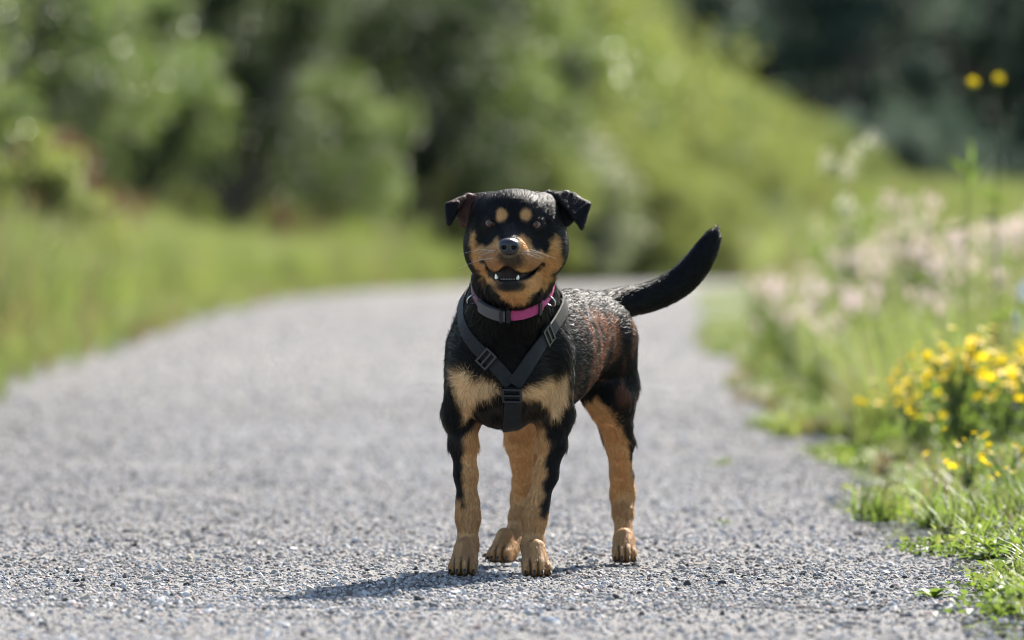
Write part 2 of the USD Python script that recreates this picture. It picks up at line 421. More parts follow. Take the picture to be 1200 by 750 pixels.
def place(kind, x, y, rot, sc, label, group=None):
    """Build the kind the first time, refer to it afterwards."""
    if kind not in S:
        name, cat, spec, fol, ex = KINDS[kind]
        S[kind] = woody(name, cat, spec, fol, (x, y, gz(x, y)), rot, sc, label, group, ex)
        return S[kind]
    return dup(S[kind], (x, y, gz(x, y)), rot, sc, label, group)


KINDS = {
    "mid_a": ("shrub", "shrub", (4.2, 4.0, 9000, .10, 301, 12), "mid", None),
    "mid_b": ("leafy_shrub", "shrub", (3.6, 3.6, 8000, .09, 302, 11), "mid", None),
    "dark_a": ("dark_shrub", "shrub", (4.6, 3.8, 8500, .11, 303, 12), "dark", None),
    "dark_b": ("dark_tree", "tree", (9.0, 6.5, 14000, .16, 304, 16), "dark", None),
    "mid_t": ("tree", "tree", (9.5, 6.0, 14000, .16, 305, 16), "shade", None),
    "bright_a": ("hedge_shrub", "shrub", (4.0, 4.4, 9500, .10, 306, 12, .02), "bright", None),
    "bright_b": ("sunlit_shrub", "shrub", (3.2, 4.2, 8500, .09, 307, 11, .02), "bright", None),
    "white_a": ("flowering_shrub", "shrub", (2.6, 3.0, 6000, .08, 308, 10, .02), "silver", ("white", 420, .12)),
    "rusty": ("rusty_weed", "weed", (1.3, .9, 1500, .05, 309, 8, .02), "rusty", None),
    "conifer": ("forest_tree", "tree", (15.0, 9.0, 15000, .30, 310, 18, .05), "conifer", None),
    "conifer_b": ("forest_conifer", "tree", (16.0, 6.5, 14000, .28, 311, 18, .04, 1.6), "conifer", None),
    "low": ("low_bush", "bush", (1.2, 1.3, 4000, .05, 312, 9, .02), "bright", None),
}
for row in (
    ("low", -3.18, 45, 0, 1.15, "small bright green bush at the left edge of the picture beside the path"),
    ("rusty", -3.75, 57, 0, 1.1, "rust-brown dry weed on the bank beside the small bright bush"),
    ("rusty", -3.95, 62, 60, 1.25, "largest rust-brown dry weed on the bank, before the leftmost tall shrub"),
    ("rusty", -3.6, 65, 200, .9, "smaller rust-brown dry weed right of the largest one"),
    ("rusty", -3.6, 110, 120, .9, "tan dry weeds at the foot of the dark hollow shrub left of the dog"),
    ("mid_a", -6.8, 80, 20, 1.0, "leftmost tall shrub with speckled light leaves, top left corner"),
    ("dark_a", -6.9, 92, 50, 1.15, "dark shrub behind the leftmost speckled shrub"),
    ("mid_b", -5.9, 97, 80, 1.05, "mid-green rounded shrub second from the left on the bank"),
    ("mid_a", -5.7, 108, 140, .95, "grey-green shrub left of the first dark gap in the row"),
    ("dark_a", -4.35, 112, 10, 1.2, "dark hollow shrub in the middle of the left row"),
    ("mid_b", -3.1, 116, 200, 1.0, "light green shrub between the two dark hollows of the row"),
    ("dark_a", -1.75, 121, 220, 1.2, "dark hollow shrub above and left of the dog's head"),
    ("dark_a", -.9, 127, 100, 1.3, "tallest dark shrub directly above the dog's head"),
    ("mid_b", -3.9, 122, 30, 1.35, "mid-green shrub showing over the dark hollow in the middle of the row"),
    ("mid_a", -2.2, 129, 260, 1.25, "mid-green shrub leaning over the second dark hollow"),
    ("mid_b", -.1, 128, 310, .75, "small mid-green shrub at the dog's left ear side, under the tallest dark shrub"),
    ("mid_t", -15.0, 150, 0, 1.0, "tall tree standing behind the left end of the shrub row"),
    ("dark_b", -10.5, 158, 70, 1.0, "dark tree behind the second shrub from the left"),
    ("mid_t", -7.6, 165, 140, .95, "green tree behind the grey-green shrub"),
    ("dark_b", -4.4, 160, 200, 1.05, "dark tree behind the light green shrub of the row"),
    ("dark_b", -1.0, 168, 20, .95, "dark tree behind the hollow above the dog's head"),
    ("mid_t", 1.6, 172, 260, .85, "green tree rising behind the tall end of the hedge"),
    ("dark_b", -12.5, 172, 300, 1.25, "large dark tree far back at the left corner"),
    ("dark_b", -8.6, 178, 130, 1.3, "large dark tree far back behind the grey-green shrub"),
    ("mid_t", -5.6, 180, 40, 1.25, "large green tree far back behind the middle of the row"),
    ("dark_b", -2.4, 182, 250, 1.3, "large dark tree far back left of the dog's head"),
    ("dark_b", .9, 184, 90, 1.2, "large dark tree far back above the dog's head"),
):
    place(*row)
for i, (k, x, y, sc) in enumerate((("mid_b", -8.2, 66, .9), ("mid_a", -9.4, 56, 1.0), ("bright_b", -8.6, 46, .8), ("mid_b", -11.5, 74, 1.1), ("mid_a", -13.0, 88, 1.1), ("mid_t", -15.5, 112, .9), ("dark_b", -19, 126, 1.0), ("mid_t", -24, 118, 1.0), ("dark_b", -22, 150, 1.1), ("mid_t", -28, 160, 1.1), ("dark_b", -34, 165, 1.1))):
    place(k, x, y, 53 * i, sc, "shrub or tree of the bank beyond the left edge of the picture", "bank growth beyond the left edge of the picture")
HEDGE = [("white_a", 682, 127, 150, "pale flowering shrub right of the dog's head at the foot of the hedge"), ("mid_b", 610, 134, -60, "tallest shrub at the left end of the sunlit hedge, above the dog's right ear"),
         ("bright_a", 672, 141, -50, "tall yellow-green shrub of the hedge, second from its left end"), ("bright_b", 655, 131, 95, "low sunlit shrub before the tall end of the hedge"), ("bright_b", 700, 147, -5, "tall yellow-green shrub of the hedge, third from its left end"),
         ("bright_b", 760, 134, 165, "low sunlit shrub before the middle of the sloping hedge"), ("mid_b", 785, 154, 58, "greener shrub in the middle of the sloping hedge"), ("bright_a", 742, 138, 110, "rounded sunlit shrub standing out before the middle of the hedge"), ("bright_b", 850, 164, 88, "yellow-green shrub right of the greener one on the sloping hedge"),
         ("bright_a", 908, 174, 112, "yellow-green shrub in the lower third of the sloping hedge"), ("mid_b", 978, 186, 146, "small greener shrub near the low end of the hedge"), ("bright_a", 1018, 200, 168, "last and lowest yellow-green shrub of the sloping hedge"),
         ("bright_b", 840, 142, 205, "small sunlit bush under the sloping hedge"), ("silver_b", 905, 150, 225, "small grey-green bush under the low end of the hedge")]
HEDGE += [("mid_b", 572, 125, 20, "light mid-green shrub right above the dog's head"), ("silver_b", 560, 123, 150, "pale grey-green bush behind the dog's left ear"), ("bright_b", 612, 124, 165, "low sunlit bush directly behind the dog's head"), ("bright_b", 520, 122, 195, "low sunlit bush left of the dog's head"), ("white_a", 640, 126, 120, "pale flowering shrub behind the dog's right ear"),
          ("bright_b", 628, 138, 40, "sunlit shrub filling the hedge behind the dog's right ear"), ("bright_a", 700, 150, -25, "broad yellow-green shrub at the back of the hedge's tall end"), ("bright_b", 700, 133, 130, "round sunlit shrub low in front of the hedge's tall end"),
          ("bright_a", 715, 158, 10, "broad yellow-green shrub at the back of the hedge's middle"), ("bright_b", 805, 148, 120, "round sunlit shrub in front of the greener one on the hedge"), ("bright_a", 812, 168, 66, "back shrub above the middle slope of the hedge"),
          ("bright_b", 880, 160, 150, "round sunlit bush before the lower third of the hedge"), ("bright_a", 950, 182, 128, "broad shrub at the back of the hedge's low end"), ("bright_b", 940, 168, 195, "small sunlit bush before the hedge's low end")]
KINDS["silver_b"] = ("grey_bush", "bush", (2.4, 3.0, 6000, .08, 313, 10, .02), "silver", None)
TOP = {k: float(crown(*KINDS[k][2])[1][0][:, 2].max()) for k in ("white_a", "bright_a", "bright_b", "mid_b", "silver_b")}
for i, (k, px, d, top, lab) in enumerate(HEDGE):
    x = (px - 600) * d / FPX; z = gz(x, d)
    place(k, x, d, 37 * i, (CAM_H + (300 - top) * d / FPX - z) / TOP[k], lab)
FAR = [(-26, 285, "conifer", 1.0), (-18, 300, "conifer_b", 1.0), (-9, 290, "conifer", 1.05), (-1, 305, "conifer_b", 1.1), (5.5, 282, "conifer", 1.0), (10.5, 296, "conifer_b", 1.05), (14.0, 280, "conifer", .95),
       (18.5, 292, "conifer", 1.1), (22.5, 281, "conifer_b", 1.0), (26.5, 296, "conifer", 1.0), (31, 286, "conifer", 1.05), (37, 300, "conifer_b", 1.0), (8.0, 318, "conifer", 1.25), (16.5, 322, "conifer", 1.3), (24.5, 320, "conifer", 1.25), (12.5, 330, "conifer_b", 1.4), (20.5, 332, "conifer_b", 1.4), (29, 330, "conifer_b", 1.35), (6, 345, "conifer", 1.5), (14, 350, "conifer", 1.6), (21, 348, "conifer", 1.55), (28, 352, "conifer", 1.6), (35, 345, "conifer", 1.5), (10, 365, "conifer", 1.8), (18, 368, "conifer", 1.8), (25, 366, "conifer", 1.8), (32, 368, "conifer", 1.8), (43, 292, "conifer", 1.1), (49, 300, "conifer", 1.2), (55, 296, "conifer", 1.1), (62, 305, "conifer", 1.2), (46, 330, "conifer", 1.5), (57, 335, "conifer", 1.5), (68, 325, "conifer", 1.5)]
for i, (x, y, k, sc) in enumerate(FAR):
    place(k, x, y, i * 77, sc, "tall dark blue-green forest tree far behind the hedge" if k == "conifer" else "narrow dark blue-green forest tree far behind the hedge", "dark trees of the far forest" if k == "conifer" else "narrow dark trees of the far forest")
tag(S["conifer"], group="dark trees of the far forest"); tag(S["conifer_b"], group="narrow dark trees of the far forest")
# undergrowth of the far forest
sow("forest_undergrowth", [("thicket", crown(4.0, 6.0, 5000, .22, 330, 10, .02)[1], M["conifer"])], 60, 255, 300, lambda y, r: r.uniform(-34, 44, len(y)), .7, 1.3, "dark thicket filling the foot of the far forest", "undergrowth", 37)


# ------------------------------------------------------------------ flowering plants
def flower_disc(c, n, rad, petals, r, cup=.25):
    """A bloom of separate petals round a raised middle."""
    a = unit(np.cross(n, [.3, .2, .9])); b = np.cross(n, a)
    V, F = [], []
    for i in range(petals):
        t = i * 2 * math.pi / petals + r.uniform(-.1, .1); hw = math.pi / petals * .92
        d = math.cos(t) * a + math.sin(t) * b
        e0 = math.cos(t - hw) * a + math.sin(t - hw) * b; e1 = math.cos(t + hw) * a + math.sin(t + hw) * b
        k = len(V)
        V += [c, c + e0 * rad * .62 + n * rad * cup * .6, c + d * rad + n * rad * cup, c + e1 * rad * .62 + n * rad * cup * .6]
        F += [[k, k + 1, k + 2], [k, k + 2, k + 3]]
    k = len(V)
    for i in range(6):
        t = i * math.pi / 3
        V.append(c + (math.cos(t) * a + math.sin(t) * b) * rad * .28 + n * rad * .10)
    V.append(c + n * rad * .28)
    F += [[k + i, k + (i + 1) % 6, k + 6] for i in range(6)]
    return np.array(V), np.array(F)


def yellow_plant(name, loc, h, nf, seed, label, group, rad=.0155, spread=.32):
    t = thing(name, label, "wildflower", loc, 0, 1.0, group)
    r = np.random.default_rng(seed)
    tops = []
    stems = []
    for i in range(nf):
        a = r.uniform(0, 6.283); o = np.array([math.cos(a), math.sin(a), 0]) * h * spread * math.sqrt(r.random())
        e = o + [0, 0, h * r.uniform(.72, 1.05)]
        tops.append(e)
        stems.append(tube([o * .1, o * .35 + [0, 0, h * .45], e], [.0022, .0016, .0011], 5))
    part(t, "stem", trimesh.util.concatenate(stems), M["stem"], smooth=True)
    k = 60
    c = np.stack([r.normal(0, h * spread * .6, k), r.normal(0, h * spread * .6, k), h * r.uniform(.05, .75, k)], 1)
    part(t, "foliage", leaf_quads(c, unit(r.normal(size=(k, 3)) + [0, 0, .8]), h * .14, h * .06, r), M["weed"], kind="stuff")
    for e in tops:
        part(t, "flower", flower_disc(e, unit(r.normal(size=3) * .35 + [0, -.35, .8]), rad * r.uniform(.8, 1.2), 8, r), M["yellow"])
    return t


yg = "yellow wildflowers blooming in a clump on the right verge"
y0 = yellow_plant("yellow_wildflower", (1.00, 15.9, .09), .24, 13, 401, "yellow wildflower in the blooming clump on the right verge", yg)
r = np.random.default_rng(40)
for x, y, s in ((1.05, 16.2, 1.1), (.95, 16.4, .95), (1.10, 15.8, .9), (1.14, 16.3, 1.15), (.99, 16.8, 1.0), (1.02, 16.0, 1.2), (1.17, 16.0, .95), (1.08, 16.6, 1.1), (.93, 16.0, .75), (1.06, 17.4, 1.1), (1.22, 17.0, 1.2), (1.13, 17.8, 1.15), (1.27, 16.6, 1.05), (.90, 17.2, .8)):
    dup(y0, (x, y, gz(x, y) + .04), r.uniform(0, 360), s)
yg2 = "small yellow wildflowers low in the near right grass"
y1 = yellow_plant("small_yellow_wildflower", (.875, 13.5, .05), .12, 6, 402, "small low yellow wildflower in the near right grass", yg2, rad=.0085, spread=.45)
for x, y, s in ((.93, 13.2, .9), (.90, 13.9, 1.0), (.97, 13.7, 1.1), (.86, 14.2, .9), (1.0, 14.3, 1.1)):
    dup(y1, (x, y, gz(x, y) + .04), r.uniform(0, 360), s)


def bloom_plant(name, loc, h, n, seed, colour, label, group, size=.045, cl=26):
    t = thing(name, label, "wildflower", loc, 0, 1.0, group)
    r = np.random.default_rng(seed)
    st, clusters = [], []
    for i in range(n):
        a = r.uniform(0, 6.283); o = np.array([math.cos(a), math.sin(a), 0]) * h * .20 * math.sqrt(r.random())
        e = o + [0, 0, h * r.uniform(.78, 1.05)]
        st.append(tube([o * .1, o * .5 + [0, 0, h * .5], e], [.0040, .003, .0015], 5)); clusters.append(e)
    part(t, "stem", trimesh.util.concatenate(st), M["stem"], smooth=True)
    k = 50
    c = np.stack([r.normal(0, h * .08, k), r.normal(0, h * .08, k), h * r.uniform(.08, .85, k)], 1)
    part(t, "foliage", leaf_quads(c, unit(r.normal(size=(k, 3)) + [0, 0, .6]), .085, .022, r), M["weed"], kind="stuff")
    for e in clusters:
        d = unit(r.normal(size=(cl, 3))) * (r.random((cl, 1)) ** .4) * np.array([size * .75, size * .75, size * 1.1])
        part(t, "flower_head", leaf_quads(e + d, unit(d + r.normal(size=d.shape) * .01), size * .42, size * .36, r), M[colour])
    return t


pg = "tall plants with pale pink flower heads in the right meadow"
p0 = bloom_plant("pink_wildflower", (1.55, 27, .1), .62, 8, 410, "pink", "tall wildflower with pale pink heads in the right meadow", pg, size=.034, cl=24)
for i in range(105):
    y = 21 + 26 * r.random(); px = 868 + 345 * r.random() ** .9; x = (px - 600) * y / FPX
    if x < edge_right(y) + .08:
        x = edge_right(y) + .1 + .3 * r.random()
    dup(p0, (x, y, gz(x, y) + .03), r.uniform(0, 360), r.uniform(.55, .95) * min(1.0, .62 + .5 * (x - float(edge_right(y)))))
wg = "pale cream flower heads among the right meadow grass"
w0 = bloom_plant("cream_wildflower", (1.42, 30, .1), .85, 4, 411, "white", "tall wildflower with cream heads among the right meadow grass", wg, size=.05)
for i in range(9):
    y = 24 + 30 * r.random(); x = edge_right(y) + .5 + (.0727 * y - edge_right(y)) * r.random()
    dup(w0, (x, y, gz(x, y) + .03), r.uniform(0, 360), r.uniform(.5, .8))
bloom_plant("pale_plume", (1.24, 25.5, gz(1.24, 25.5)), .86, 1, 412, "white", "tall pale plume standing above the meadow at the upper right", None, size=.045, cl=44)
bloom_plant("blue_wildflower", (1.27, 18.5, gz(1.27, 18.5)), .42, 2, 413, "blue", "pale blue wildflower in the meadow at the right edge", None, size=.03)
# the tall stalks with two yellow heads against the dark forest
for i, (px, py, d, lab) in enumerate(((1140, 97, 20.5, "left of the two tall yellow flower heads against the dark forest"), (1170, 93, 20.7, "right of the two tall yellow flower heads against the dark forest"))):
    top = P(px, py, d)
    b = np.array([top[0] - .03 + .02 * i, d, gz(top[0], d)])
    t = thing("tall_yellow_flower", lab, "wildflower", b)
    e = top - b
    part(t, "stem", tube([[0, 0, 0], [e[0] * .2, 0, e[2] * .5], e], [.004, .003, .0018], 6), M["stem"], smooth=True)
    rr = np.random.default_rng(430 + i)
    part(t, "flower", flower_disc(e, unit(np.array([.1, -.8, .55])), .020, 13, rr), M["yellow"])
    k = 9
    c = np.stack([e[0] * .2 + rr.normal(0, .02, k), rr.normal(0, .02, k), e[2] * rr.uniform(.1, .8, k)], 1)
    part(t, "foliage", leaf_quads(c, unit(rr.normal(size=(k, 3))), .11, .02, rr), M["weed"], kind="stuff")


# ------------------------------------------------------------------ weeds at the near right edge, in focus
def rosette(name, loc, nl, L, seed, label, category="weed", foliage="weed", upright=.5, stalks=0):
    t = thing(name, label, category, loc)
    r = np.random.default_rng(seed)
    for i in range(nl):
        a = i * 2.4 + r.uniform(-.3, .3); o = np.array([math.cos(a), math.sin(a), 0]); s = np.array([-o[1], o[0], 0])
        LL = L * r.uniform(.6, 1.15); el = r.uniform(.25, 1.0) * upright + .15
        ts = np.linspace(0, 1, 6)
        c = np.outer(ts * LL * math.cos(el), o) + np.outer(LL * (math.sin(el) * ts - .42 * ts ** 2 * upright), [0, 0, 1])
        w = LL * .21 * np.array([.18, .55, 1.0, .95, .6, .04]) * r.uniform(.8, 1.25)
        V = []
        for j in range(6):
            lift = np.array([0, 0, w[j] * .28])
            V += [c[j] - s * w[j] + lift, c[j], c[j] + s * w[j] + lift]
        F = []
        for j in range(5):
            for q in (0, 1):
                k = j * 3 + q
                F += [[k, k + 1, k + 4], [k, k + 4, k + 3]]
        part(t, "leaf", (np.array(V), np.array(F)), M[foliage], smooth=True)
    for i in range(stalks):
        e = np.array([r.normal(0, L * .3), r.normal(0, L * .3), L * r.uniform(1.2, 2.0)])
        s_ = part(t, "stalk", tube([[0, 0, 0], e * [.4, .4, .5], e], [.0014, .0011, .0008], 5), M["stem"], smooth=True)
    return t


NEAR = [(.855, 12.4, 16, .085, "broad-leaved weed in the near right corner of the verge"), (.80, 11.6, 14, .07, "leafy weed at the verge's edge, second from the corner of the picture"),
        (.87, 11.3, 16, .075, "dense leafy weed low at the right edge of the picture"), (.84, 10.7, 14, .06, "leafy weed nearest to the lower right corner"),
        (.77, 10.25, 9, .035, "tiny sprouting weed in the gravel at the lower right"), (.62, 10.35, 10, .040, "small green weed growing alone out of the gravel at the lower right"),
        (.665, 10.45, 7, .030, "smallest green sprout beside the lone weed in the gravel"), (.91, 12.0, 15, .09, "taller leafy weed half cut by the right edge of the picture"),
        (.80, 13.0, 14, .075, "weed in the grass below the small yellow flowers"), (.86, 10.15, 12, .05, "low weed in the very bottom right corner"),
        (.40, 13.2, 7, .028, "tiny weed out on the gravel right of the dog's hind foot"), (.50, 16.8, 9, .04, "pale green sprig on the gravel behind the dog's tail side")]
for i, (x, y, n, L, lab) in enumerate(NEAR):
    on = x < float(edge_right(y))
    rosette("weed", (x, y, float(path_z(np.array([x]), np.array([y]))[0]) - .002 if on else gz(x, y) + .04), n, L, 500 + i, lab, upright=.7, stalks=0)
def leaf_mat(n, R, L, seed):
    r = np.random.default_rng(seed)
    c = np.stack([r.normal(0, R * .5, n), r.normal(0, R * .5, n), .3 * R * r.random(n) ** .7 + .004], 1)
    return leaf_quads(c, unit(r.normal(size=(n, 3)) * .55 + [0, 0, 1]), L * r.uniform(.6, 1.3, n), L * .7, r)


mats = [("leaf_clump", leaf_mat(60, .06, .014, 250 + k), M[["weed", "lush", "bright"][k]]) for k in range(3)]
sow("clover", mats, 900, 9.7, 18, lambda y, r: edge_right(y) + .02 + .60 * r.random(len(y)) ** .8, .7, 1.5, "low clover and small leaves creeping over the near right edge of the gravel", "clover", 46, keep=lambda x, y, r: fbm(np.stack([x * 6, y * 1.6, 0 * x], 1), 3, 17) + (x - edge_right(y)) * .9 > .56)
near = [("tuft", blades(16, 1.0, .35, .06, 240 + k, .8), M[["lush", "weed", "dry", "lush"][k]]) for k in range(4)]
sow("near_grass", near, 1500, 9.6, 15.5, lambda y, r: edge_right(y) + .09 + .42 * r.random(len(y)) ** .8, .03, .075, "short grass and clover at the near right edge of the gravel", "grass", 38, keep=lambda x, y, r: fbm(np.stack([x * 7, y * 2.0, 0 * x], 1), 3, 15) + (x - edge_right(y)) * .8 > .56)

# ------------------------------------------------------------------ the dog: one continuous surface from a signed distance field
OX, OY = -0.027, 11.0
AX = unit([0.145, 0.44, 0.0]); LAT = np.array([AX[1], -AX[0], 0.0])


def B(s, t, z):
    """Body frame: s metres back from the chest along the spine, t to the dog's left (right in the picture), z up."""
    return np.array([OX, OY, 0.0]) + s * AX + t * LAT + np.array([0, 0, z])


PRIMS = []      # (kind, data, k, sign)
FLOW = []       # (start, end, radius): which way the coat lies


def cone(a, b, ra, rb, k=0.02, sign=1, flow=True, flat=None):
    PRIMS.append(("cone", (np.array(a, float), np.array(b, float), ra, rb, flat), k, sign))
    if flow and sign > 0:
        FLOW.append((np.array(a, float), np.array(b, float), max(ra, rb)))


def ell(c, r, k=0.02, sign=1, rot=None):
    PRIMS.append(("ell", (np.array(c, float), np.array(r, float), np.eye(3) if rot is None else np.array(rot, float)), k, sign))


def tri(a, b, c, r, k=0.01, sign=1):
    PRIMS.append(("tri", (np.array(a, float), np.array(b, float), np.array(c, float), r), k, sign))


def chain(pts, radii, k=0.02):
    for i in range(len(pts) - 1):
        cone(pts[i], pts[i + 1], radii[i], radii[i + 1], k)


BODYROT = np.stack([LAT, AX, [0, 0, 1.0]])     # rows: local axes
# trunk
for s_, z_, rr in ((.085, .335, (.075, .095, .101)), (.18, .343, (.079, .12, .098)), (.29, .353, (.077, .12, .090)), (.39, .367, (.071, .11, .078)), (.475, .366, (.066, .085, .074))):
    ell(B(s_, 0, z_), rr, .03, rot=BODYROT)
FLOW += [(B(.02, 0, .35), B(.25, 0, .345), .10), (B(.25, 0, .35), B(.50, 0, .37), .085)]
ell(B(.035, 0, .322), (.070, .066, .088), .03, rot=BODYROT)
ell(B(.13, 0, .418), (.042, .09, .032), .03, rot=BODYROT)
for sgn in (-1, 1):
    ell(B(.075, sgn * .0515, .345), (.034, .066, .090), .018, rot=BODYROT)
    ell(B(.020, sgn * .040, .313), (.035, .048, .054), .018, rot=BODYROT)
    ell(B(.22, sgn * .026, .345), (.056, .12, .080), .03, rot=BODYROT)
# neck
NECK0 = B(.085, 0, .395); HB = np.array([.004, 10.955, .500])
cone(HB, NECK0, .0515, .076, .03)
cone(HB + [0, -.012, -.035], B(.03, 0, .36), .047, .063, .03)
# head
cone(np.array([.003, 10.91, .550]), HB, .048, .060, .03)
ell((.004, 10.935, .548), (.067, .070, .049), .02)
ell((.005, 10.928, .577), (.054, .050, .0205), .014)
for sgn in (-1, 1):
    ell((.004 + sgn * .044, 10.938, .575), (.019, .022, .020), .014)
for sgn, cxx in ((-1, -.0375), (1, .051)):
    ell((cxx, 10.925, .512), (.036, .045, .040), .02)
    ell((cxx * .95 + .0005, 10.945, .545), (.030, .05, .040), .02)
MZ0 = np.array([.002, 10.905, .523]); MZ1 = np.array([-.004, 10.835, .506])
cone(MZ1, MZ0, .027, .038, .018)
cone(MZ1 + [0, .002, .010], np.array([.003, 10.90, .545]), .0175, .026, .012)
for sgn in (-1, 1):
    ell((-.004 + sgn * .0165, 10.842, .4985), (.0180, .027, .0175), .010)
    ell((-.001 + sgn * .032, 10.872, .4985), (.018, .030, .020), .014)
# lower jaw and throat
cone(np.array([-.003, 10.848, .4655]), np.array([.002, 10.915, .470]), .0195, .038, .015)
ell((-.003, 10.845, .461), (.0215, .019, .0165), .01)
ell((.003, 10.90, .453), (.035, .050, .031), .02)
# brows
for bx in (P(588, 253, 10.878), P(615, 252, 10.878)):
    ell(bx + [0, .010, 0], (.0145, .0145, .0115), .012)
# ears
DE = 10.935


def ear(tris, r, k):
    for t in tris:
        tri(*[P(*q) for q in t], r, k)


ear([((568, 229, 10.95), (548, 231, 10.945), (562, 250, 10.935)), ((548, 231, 10.945), (562, 250, 10.935), (543, 262, 10.925)), ((548, 231, 10.945), (528, 239, 10.935), (543, 262, 10.925))], .0030, .008)
ear([((544, 231.5, 10.935), (524.5, 240, 10.918), (526, 262, 10.900)), ((537, 237, 10.918), (524.5, 240, 10.918), (526, 262, 10.900))], .0028, .003)
ear([((642, 226, 10.95), (664, 227, 10.945), (662, 258, 10.93)), ((664, 227, 10.945), (689, 239, 10.935), (666, 262, 10.925))], .0030, .008)
ear([((650, 228, 10.940), (672, 229, 10.94), (672, 253, 10.905)), ((672, 229, 10.94), (689.5, 240, 10.918), (672, 253, 10.905)), ((689.5, 240, 10.918), (672, 253, 10.905), (682, 267, 10.897))], .0030, .004)


def foot(c, toward, w, big=1.0):
    """Toes and pad: c is the point under the pastern, toward the way the toes point."""
    f = unit([toward[0], toward[1], 0]); l = np.array([-f[1], f[0], 0])
    rot = np.stack([l, f, [0, 0, 1.0]])
    base = np.array([c[0], c[1], 0.0])
    ell(base + f * .004 + [0, 0, .020], (w * .46, .028, .019), .012, rot=rot)
    cone(base + f * .002 + [0, 0, .042], base + f * .030 + [0, 0, .0185], .0165 * w / .047, .0150 * w / .047, .010, flow=False)
    tips = []
    for j, (o, ff, hh) in enumerate(((-.37, .021, .0122), (-.125, .033, .0136), (.125, .033, .0136), (.37, .021, .0122))):
        tc = base + l * (o * w) + f * ff + [0, 0, hh]
        r2 = np.stack([unit(l + f * o * -.35), unit(f + l * o * .35), [0, 0, 1.0]])
        ell(tc, (w * .126, .0185, hh + .0002), .0065, rot=r2)
        tips.append((tc + r2[1] * .0195 + [0, 0, -.004], r2[1]))
    PAWS.append((base, l, f, w))
    return tips


TOES = []
PAWS = []
LEGBONES = []
FOOT_DIRS = []
# front legs
for elb, pts, radii, fo, td, w in (
    (P(542, 484, 11.085), [P(541, 484, 11.085), P(543, 520, 11.075), P(546, 556, 11.068), P(548, 590, 11.062), P(548.5, 606, 11.058), P(548, 640, 11.042), P(546, 656, 11.032)],
     [.0275, .0205, .0165, .0158, .0172, .0155, .0165], P(544, 668, 11.022), (-.10, -1), .044),
    (P(649, 484, 11.065), [P(650, 484, 11.065), P(647, 520, 11.055), P(640, 556, 11.045), P(630, 590, 11.035), P(627, 606, 11.030), P(624, 640, 11.012), P(625, 656, 11.000)],
     [.0275, .0203, .0168, .0160, .0175, .0160, .0168], P(627, 670, 10.985), (.10, -1), .046),
):
    sg = -1 if elb[0] < 0 else 1
    cone(B(.07, sg * .052, .350), elb, .047, .031, .02)
    chain(pts, radii, .012)
    LEGBONES += list(zip(pts[:-1], pts[1:]))
    ell(pts[4] + [0, .016, .004], (.013, .016, .018), .01)
    TOES += foot(fo, td, w)
# hind legs
for hip, thigh, pts, radii, fo, td, w in (
    (B(.465, .026, .362), P(713, 452, 11.45), [P(716, 470, 11.42), P(727, 520, 11.47), P(729.5, 560, 11.55), P(729.5, 580, 11.568), P(730, 600, 11.553), P(731, 635, 11.515), P(731, 648, 11.500)],
     [.035, .0195, .0152, .0176, .0150, .0148, .0152], P(731, 656, 11.490), (.04, -1), .040),
    (B(.465, -.034, .362), P(618, 452, 11.46), [P(609, 474, 11.43), P(609.5, 520, 11.47), P(613, 565, 11.55), P(613, 585, 11.568), P(609, 605, 11.553), P(599, 637, 11.515), P(595, 648, 11.500)],
     [.035, .0215, .0152, .0174, .0150, .0146, .0152], P(592, 656, 11.490), (-.35, -1), .040),
):
    cone(hip, thigh, .058, .046, .022)
    chain([thigh] + pts, [.046] + radii, .014)
    LEGBONES += list(zip(([thigh] + pts)[:-1], pts))
    cone(hip + [0, .03, -.03], pts[3] + [0, .006, .012], .032, .010, .02)
    ell(pts[3] + [0, .010, .004], (.012, .012, .016), .008)
    TOES += foot(fo, td, w)
# tail
TAILP = np.array([P(698, 372, 11.50), P(721, 357, 11.54), P(757, 349.5, 11.565), P(785, 338, 11.575), P(808, 320, 11.58), P(824, 299, 11.58), P(834, 281, 11.58), P(839, 270, 11.58)])
tt_ = np.r_[0, np.cumsum(np.linalg.norm(np.diff(TAILP, axis=0), axis=1))]
tail_s = np.linspace(0, tt_[-1], 22)
TAILC = CubicSpline(tt_, TAILP)(tail_s)
chain(list(TAILC), list(CubicSpline(tt_, [.029, .0200, .0188, .0192, .0190, .0158, .0105, .0030])(tail_s)), .012)

# mouth: a smiling slot between the upper lips and the jaw
DM = 10.85


def mouth_lines(x):
    """Height of the upper and the lower lip edge at lateral position x (metres)."""
    pxs = np.array([568.0, 570.2, 573.6, 579.5, 586, 590, 594, 598, 603.5, 611, 618.5, 625.5, 630.5, 634.0])
    up = np.array([306, 310.5, 316.5, 319.5, 317.0, 312.2, 310.6, 312.2, 317.0, 320.0, 319.5, 316.5, 312.5, 309])
    lo = np.array([306, 313.0, 321.0, 326, 329.0, 329.8, 330.0, 329.8, 329.2, 327.5, 325.0, 320.5, 314.5, 309])
    q = 600 + x * FPX / DM
    return CAM_H - (np.interp(q, pxs, up) - 300) * DM / FPX, CAM_H - (np.interp(q, pxs, lo) - 300) * DM / FPX


